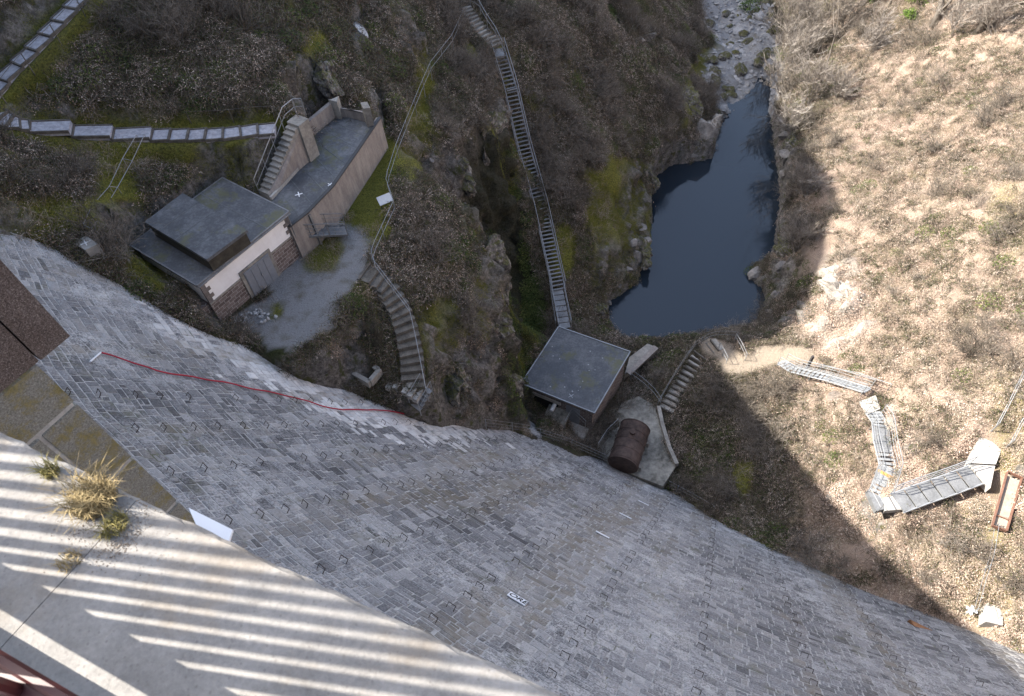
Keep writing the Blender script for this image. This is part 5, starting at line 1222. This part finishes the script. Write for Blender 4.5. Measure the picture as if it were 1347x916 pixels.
C_LITTER = mat('dead_leaves', cover_mat([(.15, (.09, .06, .043)), (.4, (.25, .178, .137)), (.6, (.38, .295, .235)), (.85, (.53, .46, .385))]))
C_STRAW = mat('straw_grass', cover_mat([(.15, (.13, .1, .062)), (.5, (.27, .22, .155)), (.85, (.42, .37, .285))]))
C_MOSS = mat('moss_grass', cover_mat([(.15, (.055, .06, .014)), (.45, (.15, .155, .03)), (.7, (.27, .25, .06)), (.9, (.35, .31, .1))]))
def proto(name, parts_):
    me = bpy.data.meshes.new(name); vs = []; fs = []; mi = []
    for k, (mb, m) in enumerate(parts_):
        o = len(vs); vs += mb.v; fs += [tuple(o+i for i in f) for f in mb.f]; mi += [k]*len(mb.f); me.materials.append(m)
    me.from_pydata(vs, [], fs); me.polygons.foreach_set('material_index', mi); me.update()
    return bpy.data.objects.new(name, me)
def bramble(seed, n=26, L=.75, h=.42, leaves=26):
    random.seed(seed); a_ = MB(); b_ = MB()
    for i in range(n):
        a = random.uniform(0, 6.28); r0 = random.uniform(0, .3); l = L*random.uniform(.5, 1.15); top = h*random.uniform(.3, 1.1); c = random.uniform(-.6, .6)
        p0 = np.array([math.cos(a*1.7)*r0, math.sin(a*1.7)*r0, -.08]); pts = []
        for t in (0, .35, .7, 1): pts.append(p0+np.array([math.cos(a+c*t)*l*t, math.sin(a+c*t)*l*t, top*4*t*(1.05-t)*.9+.03]))
        ribbon(a_, pts, random.uniform(.007, .014), .004)
        for j in range(leaves//n+1):
            t = random.uniform(.2, 1); q = pts[1]*(1-t)+pts[2]*t; leaf(b_, q+np.array([random.gauss(0, .06), random.gauss(0, .06), random.gauss(0, .03)]), random.uniform(.04, .085), random.uniform(.03, .05), .7)
    return a_, b_
def litter(seed, n=46):
    random.seed(seed); a_ = MB()
    for i in range(n): leaf(a_, np.array([random.gauss(0, .26), random.gauss(0, .26), random.uniform(0, .06)]), random.uniform(.05, .1), random.uniform(.035, .06), .55)
    return a_
def grass(seed, n=42, L=.34, sp=.2, lean=.9):
    random.seed(seed); a_ = MB()
    for i in range(n):
        a = random.uniform(0, 6.28); p0 = np.array([random.gauss(0, sp), random.gauss(0, sp), -.03]); l = L*random.uniform(.5, 1.2); d = np.array([math.cos(a), math.sin(a), 0])*l*random.uniform(.2, lean)
        ribbon(a_, [p0, p0+d*.4+np.array([0, 0, l*.55]), p0+d+np.array([0, 0, l*.6])], random.uniform(.006, .011), .002)
    return a_
PR = {'bramble_thicket': [], }
b1, b2, b3 = bramble(1), bramble(2, 20, .95, .6, 20), bramble(3, 30, .6, .3, 60)
protos = dict(bramble_thicket=proto('p1', [(b1[0], C_STEM), (b1[1], C_LEAF)]), tall_bramble=proto('p2', [(b2[0], C_STEM), (b2[1], C_LITTER)]), leafy_bramble=proto('p3', [(b3[0], C_STEM), (b3[1], C_LEAF)]),
              leaf_litter=proto('p4', [(litter(4), C_LITTER)]), straw_grass=proto('p5', [(grass(5), C_STRAW)]), moss_grass=proto('p6', [(grass(6, 60, .11, .17, .8), C_MOSS)]))
random.seed(11)
def scatter(name, pts, nrm, scl, ob):
    n = len(pts); me = bpy.data.meshes.new(name); me.vertices.add(n); me.vertices.foreach_set('co', pts.astype(np.float32).ravel())
    z = Vector((0, 0, 1)); rot = np.zeros((n, 3), np.float32)
    for i in range(n):
        q = z.rotation_difference(Vector(nrm[i])) @ Matrix.Rotation(random.uniform(0, 6.28), 3, 'Z').to_quaternion(); rot[i] = q.to_euler()
    a = me.attributes.new('rot', 'FLOAT_VECTOR', 'POINT'); a.data.foreach_set('vector', rot.ravel())
    a = me.attributes.new('scl', 'FLOAT', 'POINT'); a.data.foreach_set('value', scl.astype(np.float32))
    o = bpy.data.objects.new(name, me); COL.objects.link(o); tag(o, kind='stuff')
    g = bpy.data.node_groups.new(name, 'GeometryNodeTree'); g.interface.new_socket('Geometry', in_out='INPUT', socket_type='NodeSocketGeometry'); g.interface.new_socket('Geometry', in_out='OUTPUT', socket_type='NodeSocketGeometry')
    gi = g.nodes.new('NodeGroupInput'); go = g.nodes.new('NodeGroupOutput'); ip = g.nodes.new('GeometryNodeInstanceOnPoints'); oi = g.nodes.new('GeometryNodeObjectInfo')
    oi.inputs['Object'].default_value = ob; oi.inputs['As Instance'].default_value = True
    r_ = g.nodes.new('GeometryNodeInputNamedAttribute'); r_.data_type = 'FLOAT_VECTOR'; r_.inputs[0].default_value = 'rot'
    s_ = g.nodes.new('GeometryNodeInputNamedAttribute'); s_.data_type = 'FLOAT'; s_.inputs[0].default_value = 'scl'
    g.links.new(gi.outputs[0], ip.inputs['Points']); g.links.new(oi.outputs['Geometry'], ip.inputs['Instance']); g.links.new(r_.outputs[0], ip.inputs['Rotation']); g.links.new(s_.outputs[0], ip.inputs['Scale']); g.links.new(ip.outputs[0], go.inputs[0])
    md = o.modifiers.new('scatter', 'NODES'); md.node_group = g; return o
def samp(A, x, y):
    i = np.clip(np.searchsorted(XS, x), 0, len(XS)-1); j = np.clip(np.searchsorted(YS, y), 0, len(YS)-1); return A[j, i]
KEEP = [[P(x, y, 24)[:2] for x, y in ((291, 230), (386, 277), (259, 384), (166, 322))], [d[:2] for d in deck], [q[:2] for q in hr], [P(x, y, 1.6)[:2] for x, y in apx], [q[:2] for q in pc_], [q[:2] for q in shrink(tq, 1.3)], [P(x, y, bz)[:2] for x, y in ((1290, 788), (1326, 794), (1326, 830), (1290, 824))]]
WAYS = [(PATH_LOW, .62), (PATH_HIGH, .62), (STEPS_COURT, .8), (STEPS_RIGHT, .7), (SAND, .7), (tp, .7), (LS, .45), (wa, .3), (sb, .5), (wc, .6), ([ps_ for ps_ in PP([(347, 256, 23.1), (384, 163, 25.5)])], .5)]
NC = 290000
sx_ = rng.uniform(-42, 56, NC); sy_ = rng.uniform(2, 98, NC); sz__ = ground(sx_, sy_); sp3 = np.stack([sx_, sy_, sz__], -1)
okv = visible(sp3, 70, 70) & (np.hypot(sx_-AX[0], sy_-AX[1]) < face_r(sz__)-.15) & (sz__ > .08)
gate = in_poly([tuple(q) for q in [P(x, y, 11)[:2] for x, y in ((1291, 557), (1330, 570), (1308, 645), (1270, 612))]], sx_, sy_); okv &= ~gate
for k in KEEP: okv &= ~in_poly([tuple(q) for q in k], sx_, sy_)
for L_, w_ in WAYS: okv &= poly_dist(L_, sx_, sy_, closed=False)[0] > w_
sp3 = sp3[okv]; sx_, sy_ = sp3[:, 0], sp3[:, 1]; nn = samp(NRM, sx_, sy_)
nn = nn*np.array([.6, .6, 1]); nn /= np.linalg.norm(nn, axis=1)[:, None]
c_m, c_g, c_r, c_t, c_s, c_y = (samp(A, sx_, sy_) for A in (moss, gravel, ROCK, tan, sand, gully))
free = (c_g < .4) & (c_s < .3); u = rng.random(len(sx_)); w1 = vnoise(sx_*.32, sy_*.32)+.5*vnoise(sx_*.9, sy_*.9); w2 = vnoise(sx_*.25+40, sy_*.25)+.4*vnoise(sx_*1.1, sy_*1.1+9)
thick = free & (c_m < .62) & (c_y < .5) & (u > .92*c_r) 
typ = rng.random(len(sx_))
sel = {
 'bramble_thicket': thick & (typ < .42*(1-.88*c_t)) & (w1 > -.42),
 'tall_bramble': thick & (typ > .42) & (typ < .42+.16*(1-.6*c_t)) & (w2 > -.2),
 'leafy_bramble': thick & (typ > .58) & (typ < .8-.13*c_t) & (w1-w2*.5 > -.1+.3*c_t),
 'leaf_litter': free & (c_m < .7) & (c_y < .5) & (u > .7*c_r*(1-c_t)) & (typ > .82-.55*c_t) & (typ < .97),
 'straw_grass': free & (c_r < .6) & (((typ > .9) & (w2 > .0)) | ((c_t > .5) & (typ > .8) & (w2 > -.25)) | ((c_m > .15) & (c_m < .6) & (typ > .8))),
 'moss_grass': free & (c_m > .3) & (typ < .85),
}
for nm, m_ in sel.items():
    k = m_.sum(); scl = rng.uniform(.6, 1.25, k)*(1.0 if nm != 'straw_grass' else 1.1)
    scatter(nm, sp3[m_]+np.array([0, 0, .0]), nn[m_], scl, protos[nm])
# bare scrub and ivy mounds between the brambles
def scrub(seed):
    random.seed(seed); a_ = MB()
    for i in range(11):
        a = random.uniform(0, 6.28); d = np.array([math.cos(a)*.55, math.sin(a)*.55, 1.0]); grow_twigs(a_, np.array([random.gauss(0, .12), random.gauss(0, .12), -.1]), d/np.linalg.norm(d), random.uniform(.8, 1.3), .016, 3)
    return a_
def grow_twigs(mb, p, d, L, w, depth):
    pts = [p]
    for i in range(3): d = d+np.array([random.gauss(0, .2), random.gauss(0, .2), random.gauss(0, .12)]); d /= np.linalg.norm(d); p = p+d*L/3; pts.append(p)
    ribbon(mb, pts, w, w*.5)
    if depth: 
        for j in range(3): dd = d+np.array([random.gauss(0, .55), random.gauss(0, .55), random.gauss(0, .35)]); grow_twigs(mb, pts[random.randint(1, 3)], dd/np.linalg.norm(dd), L*.6, w*.62, depth-1)
def ivy(seed):
    random.seed(seed); a_ = MB()
    for i in range(190):
        a = random.uniform(0, 6.28); r = .6*math.sqrt(random.random()); leaf(a_, np.array([math.cos(a)*r, math.sin(a)*r, .4*math.sqrt(max(0, 1-(r/.62)**2))*random.uniform(.4, 1.05)]), random.uniform(.05, .1), random.uniform(.04, .07), .7)
    return a_
C_IVY = mat('ivy_leaves', cover_mat([(.2, (.016, .026, .008)), (.45, (.045, .065, .018)), (.65, (.085, .1, .03)), (.85, (.13, .13, .045))]))
ps_ = proto('p8', [(scrub(8), M_TWIG0 := mat('scrub_twigs', cover_mat([(.2, (.05, .041, .032)), (.55, (.115, .098, .08)), (.85, (.24, .21, .18))])))]); pi_ = proto('p9', [(ivy(9), C_IVY)]); random.seed(12)
w3 = vnoise(sx_*.4+80, sy_*.4)+.5*vnoise(sx_*.13+5, sy_*.13); cand = free & (c_m < .62) & (c_r < .7)
for L_, w_ in WAYS: cand &= poly_dist(L_, sx_, sy_, closed=False)[0] > w_+.85
cand &= np.hypot(sx_-tq[0][0]*.5-tq[2][0]*.5, sy_-tq[0][1]*.5-tq[2][1]*.5) > 3.2
m_ = cand & (c_y < .5) & (typ > .3) & (typ < .3+.05-.036*c_t) & (w3 > .05); scatter('bare_scrub', sp3[m_], nn[m_], rng.uniform(.6, 1.5, m_.sum()), ps_)
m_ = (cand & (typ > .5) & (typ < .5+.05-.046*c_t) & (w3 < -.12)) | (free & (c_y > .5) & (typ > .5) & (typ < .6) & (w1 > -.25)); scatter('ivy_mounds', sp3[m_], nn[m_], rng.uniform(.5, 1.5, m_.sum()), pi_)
# river rubble above the pool
rp_ = proto('p7', [(MB(), M_PALEROCK)]); rp_.data = boulder_mesh('river_stone', .3, 77, .7, 2); rp_.data.materials.append(mat('river_rock', col=(.24, .235, .23), rough=.85, vary=.45, scale=3, bump=.4))
k = 4200; rx = rng.uniform(18, 50, k); ry = rng.uniform(66, 98, k); rz_ = ground(rx, ry); g_ = samp(gravel, rx, ry) > .3; pts = np.stack([rx, ry, rz_], -1)[g_ & (rz_ > .02)]
scatter('river_rubble', pts, np.tile([0, 0, 1.], (len(pts), 1))+rng.normal(0, .3, (len(pts), 3)), rng.uniform(.25, 1.3, len(pts))*rng.uniform(.5, 1.2, len(pts))*np.where(rng.random(len(pts)) < .12, 2.2, 1), rp_)

m_ = g_ & (rz_ > .02) & (rng.random(k) < .05); pts = np.stack([rx, ry, rz_], -1)[m_]; rd_ = proto('p10', [(MB(), M_CRAG)]); rd_.data = boulder_mesh('river_boulder', .6, 91, .75, 3); rd_.data.materials.append(M_CRAG)
scatter('river_boulders', pts, np.tile([0, 0, 1.], (len(pts), 1))+rng.normal(0, .2, (len(pts), 3)), rng.uniform(.5, 2.0, len(pts)), rd_)
# ------------------------------------------------------------------ trees and shrubs
M_BARK = mat('grey_bark', col=(.15, .13, .11), rough=.9, vary=.35, scale=10, bump=.4)
M_TWIG = mat('bare_twigs', cover_mat([(.2, (.13, .11, .09)), (.6, (.26, .23, .2)), (.9, (.42, .385, .345))]))
def grow(tr_, tw, p, d, L, r, depth, bend=.25, spread=.7, kids=4, seg=4):
    pts = [p]; rad = [r]
    for i in range(seg):
        d = d+np.array([random.gauss(0, bend*.5), random.gauss(0, bend*.5), random.gauss(0, bend*.3)+.06]); d = d/np.linalg.norm(d); p = p+d*L/seg; pts.append(p); rad.append(max(r*(1-.75*(i+1)/seg), .011))
    (tr_ if r > .07 else tw).tube(pts, rad, 6 if r > .06 else 3)
    if depth <= 0: return
    for j in range(kids):
        i = random.randint(1, seg); dd = d+np.array([random.gauss(0, spread), random.gauss(0, spread), random.gauss(0, spread*.5)+.1]); dd /= np.linalg.norm(dd)
        grow(tr_, tw, pts[i], dd, L*random.uniform(.45, .72), max(rad[i]*.62, .018), depth-1, bend, spread, kids, 3)
def bare_tree(label, px, py, hgt, r, lean=(0, 0), depth=4, kids=5, name='bare_tree', stems=1, cat='tree', spread=.6):
    p = on_ground(px, py); t = thing(name, label, cat, p); a_ = MB(); b_ = MB()
    for s_ in range(stems):
        q = p+np.array([random.gauss(0, .15), random.gauss(0, .15), -.2])*(stems > 1)+np.array([0, 0, -.15]); d = np.array([lean[0]+random.gauss(0, .3)*(stems > 1), lean[1]+random.gauss(0, .3)*(stems > 1), 1.0])
        grow(a_, b_, q, d/np.linalg.norm(d), hgt*random.uniform(.8, 1.1), r, depth, .22, spread, kids, 5)
    if a_.v: a_.build('trunk', M_BARK, t, True)
    b_.build('crown', M_TWIG, t); return t
random.seed(5)
bare_tree('large bare tree with forked trunk at the top right corner of the slope', 1284, 46, 8.5, .4, (.1, .0), 5, 4)
bare_tree('bare tree left of the large forked tree on the top right slope', 1228, 34, 8, .33, (-.1, .1), 5, 4)
bare_tree('slender leaning bare tree by the river mouth of the pool', 1077, 116, 9, .11, (.05, .1), 3, 4, spread=.4)
bare_tree('bare tree at the top edge between the evergreen bushes', 1168, 12, 7, .13, (0, .1), 4, 4)
bare_tree('bare tree at the extreme top right corner', 1338, 12, 6.5, .14, (.1, 0), 4, 4)
for i, (x, y, h_, lb) in enumerate(((1022, 60, 3.0, 'pale bare shrub at the river bed beside the sunny bank'), (1042, 88, 3.2, 'pale bare shrub on the bank just above the pool inlet'), (1032, 128, 2.6, 'pale bare shrub hanging over the top of the pool'),
        (1060, 140, 2.6, 'pale bare shrub right of the shrub hanging over the pool'), (1075, 60, 3.0, 'pale bare shrub beside the slender leaning tree'), (1110, 40, 2.8, 'pale bare shrub below the first evergreen bush'), (1052, 30, 3.0, 'topmost pale bare shrub beside the river bed'),
        (1148, 70, 1.8, 'low bare shrub on the sunny slope below the evergreen bushes'), (1255, 50, 2.2, 'tangled bare shrub between the two large bare trees'), (1310, 45, 2.4, 'tangled bare shrub right of the large forked tree'), (1045, 175, 2.2, 'bare shrub on the dark cliff edge at the right pool shore'),
        (1102, 128, 1.8, 'low bare shrub at the foot of the slender leaning tree'), (1060, 255, 1.8, 'bare shrub in the shade of the right pool bank'), (1050, 330, 1.8, 'lowest bare shrub in the shade on the right pool bank'))):
    bare_tree(lb, x, y, h_*1.25, .05, (random.gauss(-.2, .2), random.gauss(0, .2)), 3, 5, 'bare_shrub', 7, 'shrub', .6)
def evergreen(label, px, py, r_, n=900):
    p = on_ground(px, py); t = thing('evergreen_bush', label, 'bush', p); b_ = MB(); a_ = MB(); a_.tube([p+np.array([0, 0, -.2]), p+np.array([0, 0, r_*1.2])], [.08, .03], 6)
    cl = [np.array([random.gauss(0, r_*.45), random.gauss(0, r_*.45), random.uniform(.3, 1.5)*r_]) for _ in range(14)]
    for i in range(n):
        c = random.choice(cl); leaf(b_, p+c+np.array([random.gauss(0, .22), random.gauss(0, .22), random.gauss(0, .18)])*r_, random.uniform(.14, .26), random.uniform(.05, .09), .9)
    a_.build('stem', M_BARK, t); b_.build('foliage', mat('evergreen_leaves', cover_mat([(.2, (.03, .06, .012)), (.5, (.075, .125, .02)), (.85, (.17, .22, .05))])), t)
evergreen('bright green bush at the top edge left of the bare trees', 1145, 4, 1.1); evergreen('bright green bush at the top edge nearer the right corner', 1205, 6, 1.2); evergreen('small green bush on the slope under the top edge bushes', 1195, 30, .8)
evergreen('dark green bush overhanging the river bed at the top', 985, 14, 1.2)
